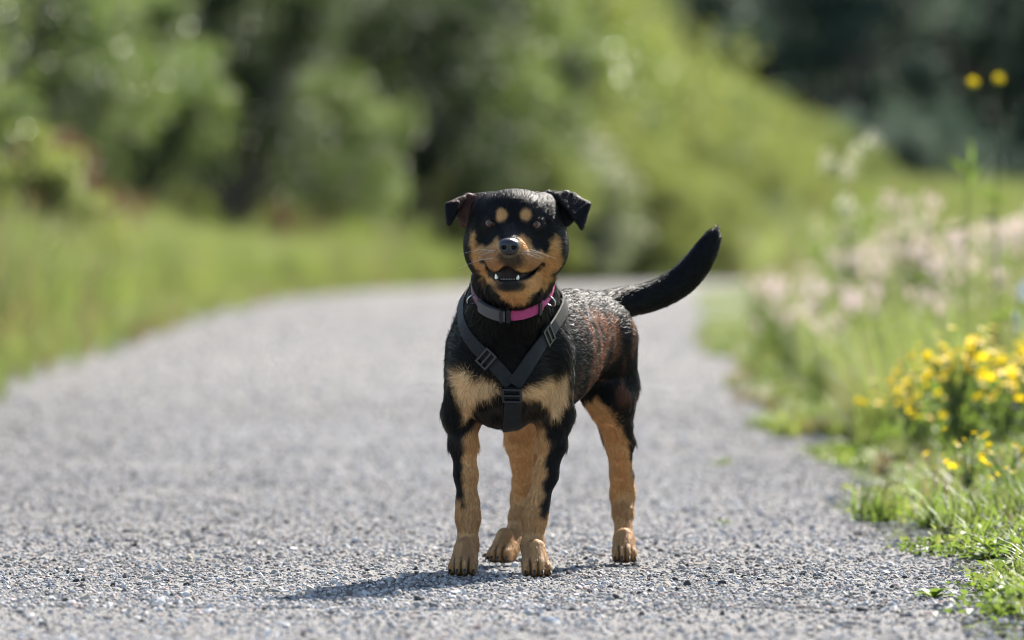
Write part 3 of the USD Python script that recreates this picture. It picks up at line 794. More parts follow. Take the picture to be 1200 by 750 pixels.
def prim_sd(kind, data, p):
    if kind == "cone":
        a, b, ra, rb, _ = data
        ab = b - a
        t = np.clip(((p - a) @ ab) / (ab @ ab), 0, 1)
        t2 = t * t * (3 - 2 * t) * .35 + t * .65
        return np.linalg.norm(p - a - t[..., None] * ab, axis=-1) - (ra + (rb - ra) * t2)
    if kind == "ell":
        c, r, rot = data
        q = (p - c) @ rot.T
        k0 = np.linalg.norm(q / r, axis=-1); k1 = np.linalg.norm(q / r ** 2, axis=-1)
        return k0 * (k0 - 1) / np.maximum(k1, 1e-9)
    a, b, c, r = data
    n = unit(np.cross(b - a, c - a))
    w = p - a
    h = w @ n
    d2 = np.full(p.shape[:-1], 1e9)
    inside = np.ones(p.shape[:-1], bool)
    for u, v in ((a, b), (b, c), (c, a)):
        e = v - u; q = p - u
        t = np.clip((q @ e) / (e @ e), 0, 1)
        d2 = np.minimum(d2, ((q - t[..., None] * e) ** 2).sum(-1))
        inside &= (q @ np.cross(n, e)) >= 0
    return np.where(inside, np.abs(h), np.sqrt(d2)) - r


def prim_box(kind, data):
    if kind == "cone":
        a, b, ra, rb, _ = data
        r = max(ra, rb)
        return np.minimum(a, b) - r, np.maximum(a, b) + r
    if kind == "ell":
        c, r, _ = data
        return c - max(r), c + max(r)
    m = np.stack(data[:3])
    return m.min(0) - data[3], m.max(0) + data[3]


HRES = 0.0022
LO = np.array([-.135, 10.765, -.008]); HI = np.array([.365, 11.72, .625])
DIM = np.ceil((HI - LO) / HRES).astype(int)
FIELD = np.full(DIM, .03, np.float32)
for kind, data, k, sign in PRIMS:
    lo, hi = prim_box(kind, data)
    i0 = np.clip(np.floor((lo - .012 - k - LO) / HRES).astype(int), 0, DIM); i1 = np.clip(np.ceil((hi + .012 + k - LO) / HRES).astype(int) + 1, 0, DIM)
    g = np.stack(np.meshgrid(*[LO[j] + HRES * np.arange(i0[j], i1[j]) for j in range(3)], indexing="ij"), -1)
    d = prim_sd(kind, data, g)
    sl = tuple(slice(i0[j], i1[j]) for j in range(3))
    f = FIELD[sl]
    h = np.maximum(k - np.abs(f - d), 0) / k
    FIELD[sl] = np.minimum(f, d) - h * h * k * .25


def carve(lo, hi, fn, k=.003):
    i0 = np.clip(np.floor((np.array(lo) - LO) / HRES).astype(int), 0, DIM); i1 = np.clip(np.ceil((np.array(hi) - LO) / HRES).astype(int) + 1, 0, DIM)
    g = np.stack(np.meshgrid(*[LO[j] + HRES * np.arange(i0[j], i1[j]) for j in range(3)], indexing="ij"), -1)
    d = -fn(g)
    sl = tuple(slice(i0[j], i1[j]) for j in range(3))
    f = FIELD[sl]
    h = np.maximum(k - np.abs(f - d), 0) / k
    FIELD[sl] = np.maximum(f, d) + h * h * k * .25


def mouth_fn(g):
    u, l = mouth_lines(g[..., 0])
    mid, half = (u + l) / 2, (u - l) / 2
    depth = 10.812 + .040 * ((g[..., 0] + .003) / .03) ** 2 + .026
    side = np.abs(g[..., 0] - (601.0 - 600) * DM / FPX) - 33.5 * DM / FPX
    return np.maximum.reduce([np.abs(g[..., 2] - mid) - np.maximum(half, .0014), g[..., 1] - depth, side])


FIELD0 = FIELD.copy()
carve((-.052, 10.77, .44), (.052, 10.93, .505), mouth_fn, .0025)


def field_at(p, F=None):
    q = ((np.asarray(p, float) - LO) / HRES).reshape(-1, 3).T
    return ndimage.map_coordinates(FIELD if F is None else F, q, order=1, mode="nearest").reshape(np.shape(p)[:-1])


def normal_at(p, e=.004, F=None):
    p = np.asarray(p, float)
    return unit(np.stack([field_at(p + e * np.eye(3)[j], F) - field_at(p - e * np.eye(3)[j], F) for j in range(3)], -1))


def front_depth(x, z):
    """Distance of the dog's surface from the lens side at (x, z), before the mouth is cut."""
    ys_ = np.arange(LO[1], HI[1], .0008)
    v = field_at(np.stack([np.full_like(ys_, x), ys_, np.full_like(ys_, z)], -1), FIELD0)
    k = np.argmax(v < 0)
    return ys_[k]


# eyes: almond sockets with the balls set in them
EYES = []
for px, py, sgn in ((575.0, 262.0, -1), (627.5, 263.5, 1)):
    c = P(px, py, 10.88)
    y = front_depth(c[0], c[2])
    c = np.array([c[0] + sgn * .0, y + .0092, c[2]])
    EYES.append(c)
    tilt = -sgn * .22

    def slit(g, c=c, tilt=tilt):
        q = g - c
        u = q[..., 0] * math.cos(tilt) - q[..., 2] * math.sin(tilt); w = q[..., 0] * math.sin(tilt) + q[..., 2] * math.cos(tilt)
        return np.maximum(np.sqrt((u / .0092) ** 2 + (w / .0052) ** 2) * .006 - .006, q[..., 1] - .004)
    lid = np.stack(np.meshgrid(*[LO[j] + HRES * np.arange(*(np.array([c[j] - .022 - LO[j], c[j] + .022 - LO[j]]) / HRES).astype(int)) for j in range(3)], indexing="ij"), -1)
    i0 = ((c - .022 - LO) / HRES).astype(int); sl = tuple(slice(i0[j], i0[j] + lid.shape[j]) for j in range(3))
    d = np.linalg.norm((lid - c - [0, .001, 0]) / [1.15, 1, .95], axis=-1) - .0112
    f = FIELD[sl]; h = np.maximum(.008 - np.abs(f - d), 0) / .008
    FIELD[sl] = np.minimum(f, d) - h * h * .008 * .25
    carve(c - .022, c + .022, slit, .002)


def surface_nets(F, lo, res):
    s = F < 0
    n = np.array(F.shape)
    cnt = np.zeros(n - 1, np.uint8)
    for a, b, c in np.ndindex(2, 2, 2):
        cnt += s[a:n[0] - 1 + a, b:n[1] - 1 + b, c:n[2] - 1 + c]
    cells = np.argwhere((cnt > 0) & (cnt < 8))
    index = np.full(n - 1, -1, np.int32); index[tuple(cells.T)] = np.arange(len(cells))
    pos = np.zeros((len(cells), 3)); num = np.zeros(len(cells))
    corner = {o: F[tuple((cells + o).T)] for o in np.ndindex(2, 2, 2)}
    for o in np.ndindex(2, 2, 2):
        for ax in range(3):
            if o[ax] == 0:
                o2 = list(o); o2[ax] = 1; o2 = tuple(o2)
                a, b = corner[o], corner[o2]
                m = (a < 0) != (b < 0)
                t = np.where(m, a / np.where(m, a - b, 1), 0)
                e = np.array(o, float)[None].repeat(len(cells), 0); e[:, ax] = t
                pos[m] += e[m]; num[m] += 1
    v = lo + res * (cells + pos / num[:, None])
    faces = []
    for ax in range(3):
        u, w = (ax + 1) % 3, (ax + 2) % 3
        sa = [slice(None)] * 3; sb = [slice(None)] * 3
        sa[ax] = slice(0, n[ax] - 1); sb[ax] = slice(1, n[ax])
        A, Bm = s[tuple(sa)], s[tuple(sb)]
        e = np.argwhere(A != Bm)
        e = e[(e[:, u] > 0) & (e[:, w] > 0) & (e[:, u] < n[u] - 1) & (e[:, w] < n[w] - 1)]
        q = []
        for du, dw in ((-1, -1), (0, -1), (0, 0), (-1, 0)):
            c = e.copy(); c[:, u] += du; c[:, w] += dw
            q.append(index[tuple(c.T)])
        q = np.stack(q, 1)
        flip = ~A[tuple(e.T)]
        q[flip] = q[flip][:, ::-1]
        faces.append(q)
    q = np.vstack(faces)
    return v, np.vstack([q[:, [0, 1, 2]], q[:, [0, 2, 3]]])


DV, DF = surface_nets(FIELD, LO, HRES)
dogmesh = trimesh.Trimesh(DV, DF, process=False)
comp = trimesh.graph.connected_component_labels(dogmesh.face_adjacency, len(DF))
keep = comp == np.argmax(np.bincount(comp))
dogmesh = trimesh.Trimesh(DV, DF[keep], process=True)
DV, DF = np.array(dogmesh.vertices), np.array(dogmesh.faces)
ed = dogmesh.edges_unique
ADJ = sparse.coo_matrix((np.ones(2 * len(ed)), (np.r_[ed[:, 0], ed[:, 1]], np.r_[ed[:, 1], ed[:, 0]])), (len(DV), len(DV))).tocsr()
ADJ = sparse.diags(1 / np.maximum(np.asarray(ADJ.sum(1)).ravel(), 1)) @ ADJ
for it in range(6):
    DV = DV + .5 * (ADJ @ DV - DV)
    DV = DV - .52 * (ADJ @ DV - DV)
dogmesh = trimesh.Trimesh(DV, DF, process=False)
DN = unit(dogmesh.vertex_normals)

# ---- coat pattern, in metres on the animal
def xz(pts, d):
    return np.array([P(a, b, d)[[0, 2]] for a, b in pts])


CHEST_L = xz([(529, 434), (545, 436), (562, 441), (580, 444), (585, 458), (570, 465), (560, 472), (552, 484), (545, 493), (538, 480), (533, 462)], 10.96)
CHEST_R = xz([(608, 464), (620, 451), (634, 449), (650, 442), (664, 433), (667, 452), (664, 472), (655, 492), (646, 493), (640, 478), (628, 468)], 10.96)
MASK = xz([(557, 268), (560, 289), (570, 288), (579, 284), (584, 277), (590, 281), (602, 281), (610, 277), (617, 284), (630, 291), (641, 297), (645, 283), (650, 276), (657, 288), (656, 305), (650, 320),
           (638, 331), (627, 342), (617, 354), (610, 358), (601, 357), (592, 352), (583, 341), (570, 325), (557, 310), (551, 292), (553, 276)], 10.87)
FL_BLACK = xz([(515, 470), (560, 470), (556, 500), (542, 515), (542, 560), (545, 592), (540, 594), (531, 560), (515, 540)], 11.05)
FR_BLACK = xz([(628, 470), (690, 470), (680, 560), (645, 600), (634, 603), (636, 575), (640, 545), (646, 515), (640, 500)], 11.04)
HR_BLACK = xz([(640, 300), (780, 300), (780, 558), (742, 560), (738, 530), (729, 500), (712, 478), (699, 462), (690, 468), (640, 470)], 11.45)
MOUTHC = np.array([-.0035, 10.845, .482])
INK = np.array([.0055, .0052, .0052]); TAN = np.array([.58, .325, .135]); PALE = np.array([.68, .49, .29]); RUST = np.array([.27, .115, .062])


def coat(p, n):
    """Albedo of the coat at points p, and a few masks."""
    wob = (fbm(p * 55, 3, 5) - .5) * .018
    q = p[:, [0, 2]]
    x, y, z = p.T

    def soft(sd, w=.006):
        return smooth01(.5 - (sd + wob) / (2 * w))
    chest = np.maximum(soft(poly_sd(CHEST_L, q)), soft(poly_sd(CHEST_R, q))) * (y < 11.10) * smooth01((-n[:, 1] + .30) / .25)
    mask = soft(poly_sd(MASK, q), .004) * (y < 10.955) * smooth01((10.955 - y) / .012)
    brow = np.zeros(len(p))
    for bx, bz in (P(588, 253, 10.87)[[0, 2]], P(615.5, 252.5, 10.87)[[0, 2]]):
        brow = np.maximum(brow, smooth01(.5 - (np.hypot((x - bx) / .95, (z - bz) / 1.1) - .0092 + wob * .35) / .006) * (y < 10.93))
    front = y < 11.20
    fl = front & (x < -.02) & (z < .262); fr = front & (x >= -.02) & (z < .262)
    top = smooth01((.248 - z) / .03)
    leg = np.zeros(len(p))
    leg = np.where(fl, top * (1 - soft(poly_sd(FL_BLACK, q), .005)), leg)
    leg = np.where(fr, top * (1 - soft(poly_sd(FR_BLACK, q), .005)), leg)
    # the outer sides and the backs of the forelegs stay black down to the wrist
    outer = np.where(fl, -n[:, 0], n[:, 0])
    leg = np.where(front, leg * (1 - smooth01((outer - .45) / .3) * smooth01((z - .11) / .05)), leg)
    hind = ~front & (z < .30)
    hl = hind & (x < .075)
    leg = np.where(hl, smooth01((.275 - z) / .02) * (1 - smooth01((n[:, 1] - .55) / .3) * smooth01((z - .12) / .05)), leg)
    leg = np.where(hind & ~hl, smooth01((.295 - z) / .015) * (1 - soft(poly_sd(HR_BLACK, q), .004)) * (1 - smooth01((n[:, 1] - .6) / .3) * smooth01((z - .12) / .05)), leg)
    near = np.full(len(p), 1e9)
    for a_, b_ in LEGBONES:
        ab = b_ - a_; t_ = np.clip(((p - a_) @ ab) / (ab @ ab), 0, 1)
        near = np.minimum(near, np.linalg.norm(p - a_ - t_[:, None] * ab, axis=1))
    leg = leg * np.maximum(smooth01((.052 - near - wob) / .010), z < .07)
    tan = np.maximum.reduce([chest, mask, brow, leg])
    t_col = TAN[None] * (1 + .35 * (fbm(p * 30, 3, 9) - .5))[:, None]
    t_col = t_col + (PALE - TAN) * np.maximum(chest * .9, 0)[:, None]
    gm = ((leg > chest) & (leg > mask))[:, None] * .05
    t_col = t_col * (1 - gm) + gm * t_col.mean(1, keepdims=True)
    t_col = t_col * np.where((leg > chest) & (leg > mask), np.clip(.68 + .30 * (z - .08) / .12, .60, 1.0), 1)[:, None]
    muz = np.maximum(soft(np.hypot(x + .031, (z - .4985) * 1.1) - .017, .008), soft(np.hypot(x - .030, (z - .496) * 1.1) - .017, .008)) * (y < 10.90)
    t_col = t_col * (1 - muz[:, None] * np.array([.28, .30, .18]))
    # black-ish base with rusty and grey hairs on the ribs
    rust = smooth01((n[:, 0] - .0) / .5) * smooth01((y - 11.12) / .06) * smooth01((11.47 - y) / .05) * smooth01((z - .25) / .03) * smooth01((fbm(p * np.array([36, 36, 8]), 3, 12) - .47) / .10) * smooth01((.425 - z) / .03)
    thigh = smooth01((n[:, 0] - .90) / .08) * smooth01((y - 11.50) / .03) * (z > .2) * (z < .40) * .5
    ink = INK[None] * (1 + .8 * fbm(p * 40, 3, 2))[:, None]
    ink = ink + (RUST - INK) * np.clip(np.maximum(rust, thigh), 0, 1)[:, None] * .5
    grey = (fbm(p * 24, 3, 33) > .52) * .5 * (y < 11.2) * (z < .27) * (z > .20)
    ink = ink + np.array([.06, .045, .035]) * grey[:, None]
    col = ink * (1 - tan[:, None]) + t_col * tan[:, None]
    # muzzle: dark chin and lip rims, greyish bridge below the nose
    u, l = mouth_lines(x)
    dz = np.maximum(z - u, l - z)
    lips = smooth01(1 - (dz - .0005) / .0038) * (y < 10.905) * (np.abs(x) < .05) * (z > .45)
    lowlip = soft(np.hypot((x + .0042) / .0225, (z - .4555) / .0105) * .0105 - .0105 - wob * .5, .004) * (y < 10.90)
    phil = soft(np.hypot((x + .004) / .0190, (z - .4985) / .0155) * .0155 - .0155, .006) * (y < 10.87) * .9
    bridge = soft(np.hypot((x + .003) / .010, (z - .530) / .016) * .010 - .010, .004) * (y < 10.90)
    dark = np.maximum.reduce([lips, lowlip, phil, bridge])
    dcol = np.array([.030, .027, .026])
    col = col * (1 - dark[:, None]) + dcol * dark[:, None]
    # ears: brownish inside
    inner = (z > .535) * (x < -.045) * (n[:, 1] < -.3) * (y > 10.915) * (y < 10.95) * (x > -.098)
    col = np.where(inner[:, None] > 0, np.array([.085, .038, .028]) * (.4 + .8 * fbm(p * 60, 2, 3))[:, None], col)
    # inside of the mouth
    fin = field_at(p, FIELD0)
    inm = (fin < -.0045) & (y < 10.90) & (z < .505) & (z > .45) & (np.abs(x) < .05)
    mcol = np.where(((z > .484) & (np.abs(x + .0035) < .016))[:, None], np.array([.10, .022, .022]), np.array([.022, .013, .014]))
    col = np.where(inm[:, None], mcol, col)
    # eye rims
    for c in EYES:
        e = smooth01(1 - (np.linalg.norm((p - c) * [1, .7, 1.15], axis=1) - .0125) / .004)
        col = col * (1 - e[:, None]) + np.array([.008, .007, .007]) * e[:, None]
    # dark between the toes and at the nails
    for base, l_, f_, w_ in PAWS:
        r_ = p - base; o_ = (r_ @ l_) / w_; a_ = r_ @ f_
        gap = np.min(np.abs(o_[:, None] - np.array([-.25, 0, .25])), axis=1)
        g_ = smooth01((.055 - gap) / .04) * smooth01((a_ - .020) / .012) * smooth01((.034 - z) / .008) * (np.abs(o_) < .6) * (a_ < .075)
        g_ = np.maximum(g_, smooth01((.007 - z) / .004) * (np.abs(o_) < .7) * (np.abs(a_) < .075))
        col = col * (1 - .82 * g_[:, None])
    return np.clip(col, 0, 1), dict(inm=inm, lips=lips, inner=inner > 0, tan=tan)


DCOL, DM_ = coat(DV, DN)
skin_mat = mat("dog_coat", {"a": ("attribute", {"attribute": "tint"}), "p": ("principled_bsdf", {"roughness": .7, "specular_ior_level": .12})}, [("a.color", "p.base_color")])
dog = thing("dog", "black and tan dog standing on the gravel path, mouth open, tail raised", "dog", (0, 0, 0))
body = part(dog, "body", dogmesh, skin_mat, smooth=True)
vcolor(body, DCOL)

# ---- the courses of collar and harness, laid on the body's surface
def on_skin(p, it=14):
    p = np.array(p, float)
    for _ in range(it):
        p = p - normal_at(p, .006, FIELD0) * np.clip(field_at(p, FIELD0), -.01, .01)[..., None]
    return p


def resample(p, n):
    l = np.r_[0, np.cumsum(np.linalg.norm(np.diff(p, axis=0), axis=1))]
    return np.stack([np.interp(np.linspace(0, l[-1], n), l, p[:, j]) for j in range(3)], 1)


def course(ctrl, n=60, lift=.0045, sm=4):
    """A line on the coat through the control points, with its outward normals."""
    p = resample(np.array(ctrl, float), n)
    for _ in range(3):
        p = on_skin(p)
        p = np.stack([ndimage.gaussian_filter1d(p[:, j], sm * .5, mode="nearest") for j in range(3)], 1)
    p = on_skin(p)
    nn = normal_at(p, .012, FIELD0)
    nn = unit(np.stack([ndimage.gaussian_filter1d(nn[:, j], sm, mode="nearest") for j in range(3)], 1))
    p = p + nn * lift
    p = np.stack([ndimage.gaussian_filter1d(p[:, j], 1.5, mode="nearest") for j in range(3)], 1)
    return p, nn


def ribbon(p, nn, w, th, n=None, closed=False):
    """A webbing strap with rounded edges along p."""
    t = unit(np.gradient(p, axis=0))
    nn = unit(nn - t * (nn * t).sum(1)[:, None]); s = np.cross(t, nn)
    prof = np.array([[-.5, .15], [-.47, .5], [-.25, .56], [0, .58], [.25, .56], [.47, .5], [.5, .15], [.5, -.4], [-.5, -.4]])
    V = (p[:, None] + prof[None, :, :1] * w * s[:, None] + prof[None, :, 1:] * th * nn[:, None]).reshape(-1, 3)
    m = len(prof); F = []
    for i in range(len(p) - 1):
        for j in range(m):
            k = (j + 1) % m
            F += [[i * m + j, (i + 1) * m + j, (i + 1) * m + k], [i * m + j, (i + 1) * m + k, i * m + k]]
    if not closed:
        a = (len(p) - 1) * m
        F += [[0, j, j + 1] for j in range(1, m - 1)] + [[a, a + j + 1, a + j] for j in range(1, m - 1)]
    return np.array(V), np.array(F)


def ring_course(c, axis, front, n=140, lift=.004):
    """Round the neck: out from the middle to the skin in every direction of the plane."""
    axis = unit(axis); f = unit(np.array(front) - axis * (np.array(front) @ axis)); l = np.cross(axis, f)
    th = np.linspace(0, 2 * math.pi, n, endpoint=False)
    d = np.cos(th)[:, None] * f + np.sin(th)[:, None] * l
    rr = np.arange(.02, .12, .0006)
    v = field_at(np.array(c) + d[:, None] * rr[None, :, None], FIELD0)
    k = np.argmax(v > 0, axis=1)
    k = np.where(v.max(1) > 0, k, len(rr) - 1)
    r_ = np.minimum(rr[k], .085)
    r_ = ndimage.gaussian_filter1d(r_, 5, mode="wrap") * (.97 - .035 * np.sin(th) ** 2) + lift
    return np.array(c) + d * r_[:, None], d, th


COLLAR_C, COLLAR_A = np.array([.0035, 10.980, .454]), np.array([0, -.60, .80])
CP, CN, CTH = ring_course(COLLAR_C, COLLAR_A, [0, -1, -.7])
JOIN = P(598, 456, 10.94)
YL, YLN = course([B(.16, -.02, .45), P(546, 352, 11.06), P(538, 374, 11.00), P(552, 404, 10.96), P(574, 428, 10.94), P(594, 449, 10.93), P(603, 462, 10.93)])
YR, YRN = course([B(.16, .02, .45), P(660, 350, 11.07), P(661, 372, 11.01), P(654, 394, 10.97), P(632, 420, 10.94), P(605, 449, 10.93), P(596, 462, 10.93)])
YD, YDN = course([P(599, 450, 10.93), P(600, 475, 10.94), P(602, 496, 10.96), B(.07, 0, .235), B(.16, 0, .24), B(.21, 0, .25)])
STRAPS = [(YL, YLN), (YR, YRN), (YD, YDN), (CP, CN)]

# ---- fur: short strands lying along the limbs and the trunk
rng = np.random.default_rng(4)
tri_p = DV[DF]; area = dogmesh.area_faces
cen = tri_p.mean(1)
fn = dogmesh.face_normals
facing = (fn[:, 1] < .55)                       # the coat that can be seen from around the camera
dens = np.where(facing, 1.0, .35)
dens *= np.where((cen[:, 2] > .44) & (cen[:, 1] < 10.98), 3.2, 1.0) * np.where(cen[:, 2] < .21, 1.9, 1.0)
ffield0 = field_at(cen, FIELD0)
dens *= np.where((ffield0 < -.003) & (cen[:, 1] < 10.95), 0, 1)
dens *= np.where(cen[:, 2] < .006, 0, 1)
for c in EYES:
    dens *= np.where(np.linalg.norm(cen - c, axis=1) < .0125, 0, 1)
NOSE = np.array([-.0045, 10.806, .5125])
dens *= np.where(np.linalg.norm((cen - NOSE) / [1, 1.2, .85], axis=1) < .0165, 0, 1)
w = area * dens
NH = 255000
pick = rng.choice(len(DF), NH, p=w / w.sum())
r1, r2 = np.sqrt(rng.random(NH)), rng.random(NH)
bary = np.stack([1 - r1, r1 * (1 - r2), r1 * r2], 1)
hp = (tri_p[pick] * bary[:, :, None]).sum(1)
hn = unit((DN[DF[pick]] * bary[:, :, None]).sum(1))
flow = np.zeros_like(hp); wsum = np.zeros(NH)
for a, b, r in FLOW:
    ab = b - a; t = np.clip(((hp - a) @ ab) / (ab @ ab), 0, 1)
    d = np.maximum(np.linalg.norm(hp - a - t[:, None] * ab, axis=1) - r * .8, .002)
    wt = 1 / d ** 3
    flow += wt[:, None] * unit(ab); wsum += wt
flow = unit(flow)
face = smooth01((10.945 - hp[:, 1]) / .03) * smooth01((hp[:, 2] - .44) / .02)
radial = hp - np.array([-.003, 10.80, .520])
flow = unit(flow * (1 - face)[:, None] + unit(radial) * face[:, None] * 1.2)
flow = unit(flow + (np.stack([noise(hp * 70, s) for s in (1, 2, 3)], 1) - .5) * .38 + rng.normal(0, .20, (NH, 3)))
tang = unit(flow - hn * (flow * hn).sum(1)[:, None])
x, y, z = hp.T
length = np.full(NH, .0115)
length = np.where((z > .44) & (y < 10.98), .0062, length)
length = np.where((y < 10.88) & (z > .44), .0042, length)
earz = (z > .53) & ((x < -.055) | (x > .062)) & (y < 10.97)
length = np.where(earz, .0042, length)
length = np.where((z < .20), .0065, length)
length = np.where((z < .07), .0040, length)
neck = (z > .30) & (z < .47) & (y < 11.06) & (y > 10.90)
length = np.where(neck, .0165, length)
tailm = (x > .19) & (z > .40)
length = np.where(tailm, .0105, length)
length = np.where((y > 11.42) & (z > .2) & ~tailm, .0135, length)
flow[tailm] = unit(flow[tailm])
length *= rng.uniform(.7, 1.25, NH)
lift = np.where(tailm, .24, np.where(neck, .32, .24)) * rng.uniform(.5, 1.5, NH)
lift = np.where((face > .5) | earz, .42, lift)
lift = np.where(z < .20, .22, lift) * rng.uniform(.8, 1.2, NH)
d0 = unit(tang + hn * lift[:, None]); d1 = unit(tang + hn * (lift * .15)[:, None])
guard = (rng.random(NH) < .12) & ((z < .44) | (y > 10.97)) & (z > .20) & ~tailm
length = np.where(guard, length * 1.45, length); lift = np.where(guard, lift * 1.9, lift)
p0 = hp - hn * .0002
p1 = p0 + d0 * (length * .5)[:, None]
p2 = p1 + d1 * (length * .5)[:, None]
if STRAPS:
    kt = cKDTree(np.vstack([s_[0] for s_ in STRAPS])); sd_, _ = kt.query(hp)
    under = sd_ < .0135
    length = np.where(under, .002, length)
hc, hm = coat(hp, hn)
hc = hc * rng.uniform(.62, 1.42, (NH, 1))
pts3 = np.stack([p0, p1, p2], 1).reshape(-1, 3)
wid = np.where((face > .5) | (z < .2), .00040, .00045)[:, None] * np.array([1.0, .9, .25])
fur_mat = mat("dog_fur", {"a": ("attribute", {"attribute": "tint"}), "p": ("principled_bsdf", {"roughness": .56, "specular_ior_level": .22}), "nn": ("attribute", {"attribute": "lie"}),
                          "t": ("translucent_bsdf", {}), "m": ("mix_closure", {"fac": .22})},
              [("a.color", "p.base_color"), ("nn.vector", "p.normal"), ("nn.vector", "t.normal"), ("a.color", "t.color"), ("p.BSDF", "m.closure1"), ("t.BSDF", "m.closure2")], surface="m.closure")
fur = UsdGeom.BasisCurves.Define(stage, numbered(str(dog.GetPath()), "fur"))
fur.CreateTypeAttr("linear")
fur.CreateCurveVertexCountsAttr(Vt.IntArray.FromNumpy(np.full(NH, 3, np.int32)))
fur.CreatePointsAttr(Vt.Vec3fArray.FromNumpy(pts3.astype(np.float32)))
fur.CreateWidthsAttr(Vt.FloatArray.FromNumpy(wid.ravel().astype(np.float32)))
fur.SetWidthsInterpolation("vertex")
UsdGeom.PrimvarsAPI(fur.GetPrim()).CreatePrimvar("tint", Sdf.ValueTypeNames.Color3fArray, "uniform").Set(Vt.Vec3fArray.FromNumpy(hc.astype(np.float32)))
lie = unit(hn + .14 * tang + rng.normal(0, .30, (NH, 3)))
UsdGeom.PrimvarsAPI(fur.GetPrim()).CreatePrimvar("lie", Sdf.ValueTypeNames.Vector3fArray, "uniform").Set(Vt.Vec3fArray.FromNumpy(lie.astype(np.float32)))
UsdShade.MaterialBindingAPI.Apply(fur.GetPrim()).Bind(fur_mat)
fur.GetPrim().SetCustomDataByKey("kind", "stuff")

# ---- eyes, nose, teeth, claws
eye_mat = mat("eye", {"p": ("principled_bsdf", {"base_color": (.095, .042, .028), "roughness": .3, "coat_weight": .35, "coat_roughness": .12})}, [])
pupil_mat = plain("pupil", (.020, .010, .008), .2)
for c in EYES:
    e = trimesh.creation.icosphere(3, .0098); e.apply_translation(c)
    eb = part(dog, "eye", e, eye_mat, smooth=True)
    pu = trimesh.creation.icosphere(2, .0046); pu.vertices *= [1, .35, 1]; pu.apply_translation(c + [-.0006, -.0088, .0005])
    part(eb, "pupil", pu, pupil_mat, smooth=True)
nose_mat = mat("nose_leather", {"v": ("voronoi_texture", {"scale": 700.0}), "b": ("bump", {"strength": .35, "distance": .001}), "p": ("principled_bsdf", {"base_color": (.005, .005, .006), "roughness": .36, "coat_weight": .25, "coat_roughness": .3})},
               [("v.distance", "b.height"), ("b.normal", "p.normal")])
ns = trimesh.creation.icosphere(4, 1.0)
v = np.array(ns.vertices)
# a broad top, narrow base, two comma nostrils and a groove between them
v[:, 0] *= .0165 * (1 + .16 * np.clip(v[:, 2], -1, 1)); v[:, 1] *= .0135; v[:, 2] *= .0135
for s in (-1, 1):
    c = np.array([s * .0068, -.0118, -.0016])
    d = np.linalg.norm((v - c) / [1.0, 1.6, .85], axis=1)
    v[:, 1] += .0075 * np.exp(-(d / .0030) ** 2)
    ala = np.linalg.norm((v - np.array([s * .0115, -.0085, -.0015])) / [1, 1, 1.2], axis=1)
    v[:, 0] += s * .0016 * np.exp(-(ala / .005) ** 2)
v[:, 1] += .0022 * np.exp(-(v[:, 0] / .0011) ** 2) * (v[:, 2] < .004)
ns.vertices = v + NOSE + [0, .001, .002]
part(dog, "nose", ns, nose_mat, smooth=True)
tooth_mat = plain("tooth", (.80, .77, .66), .25); small_mat = plain("small_tooth", (.30, .27, .22), .3)


def fang(base, tip, r, n=7):
    b, t = np.array(base), np.array(tip)
    mid = b * .5 + t * .5 + [0, -.001, 0]
    return tube([b, mid, t], [r, r * .72, r * .15], n)


ym = 10.838
for px, py, h, r in ((582.0, 324, .0066, .0030), (606.5, 325, .0064, .0029)):
    b = P(px, py + 2, ym + .004)
    part(dog, "canine_tooth", fang(b, b + [.0016 * np.sign(px - 595), -.002, h], r), tooth_mat, smooth=True)
for i, px in enumerate(np.linspace(587.5, 602.5, 6)):
    b = P(px, 327.5, ym - .001 + .0012 * ((px - 595) / 8) ** 2)
    part(dog, "incisor_tooth", fang(b, b + [0, -.001, .0012 + .0008 * (i % 2)], .0012, 6), small_mat, smooth=True)
tg = trimesh.creation.icosphere(3, 1.0); tg.vertices *= [.0145, .032, .0045]; tg.apply_translation(P(595, 324.0, 10.872))
part(dog, "tongue", tg, plain("tongue", (.22, .055, .06), .35), smooth=True)
claw_mat = plain("claw", (.018, .016, .015), .75)
for tip, f in TOES:
    part(dog, "claw", tube([tip - f * .004 + [0, 0, .002], tip + f * .003 + [0, 0, -.0005], tip + f * .0075 + [0, 0, -.0055]], [.0022, .0018, .0005], 6), claw_mat, smooth=True)
# whiskers
wk = []
for i in range(7):
    s = -1 if i % 2 else 1
    a = np.array([-.004 + s * (.014 + .008 * rng.random()), 10.835 + .02 * rng.random(), .497 + .012 * rng.random()])
    y0 = front_depth(a[0], a[2]); a[1] = y0
    dr = unit([s * 1.0, .1 + .5 * rng.random(), -.25 + .5 * rng.random()])
    L = rng.uniform(.03, .065)
    wk.append(np.stack([a, a + dr * L * .5 + [0, 0, .002], a + dr * L + [0, 0, -.004]]))
wm = plain("whisker", (.5, .5, .5), .3)
for w_ in wk:
    part(dog, "whisker", tube(w_, [.00022, .00016, .00006], 4), wm)


# ------------------------------------------------------------------ collar and harness
def webbing(name, a, b):
    return mat(name, {"g": ("geometry", {}), "w": ("wave_texture", {"wave_type": "bands", "bands_direction": "diagonal", "scale": 260.0, "distortion": 1.0}), "n": ("noise_texture", {"scale": 120.0, "detail": 3.0}),
                      "r": ("rgb_ramp", {"ramp": [(.2, a), (.8, b)]}), "b": ("bump", {"strength": .5, "distance": .0008}), "p": ("principled_bsdf", {"roughness": .75, "specular_ior_level": .3})},
               [("g.position", "w.vector"), ("g.position", "n.vector"), ("n.fac", "r.fac"), ("r.color", "p.base_color"), ("w.fac", "b.height"), ("b.normal", "p.normal")])


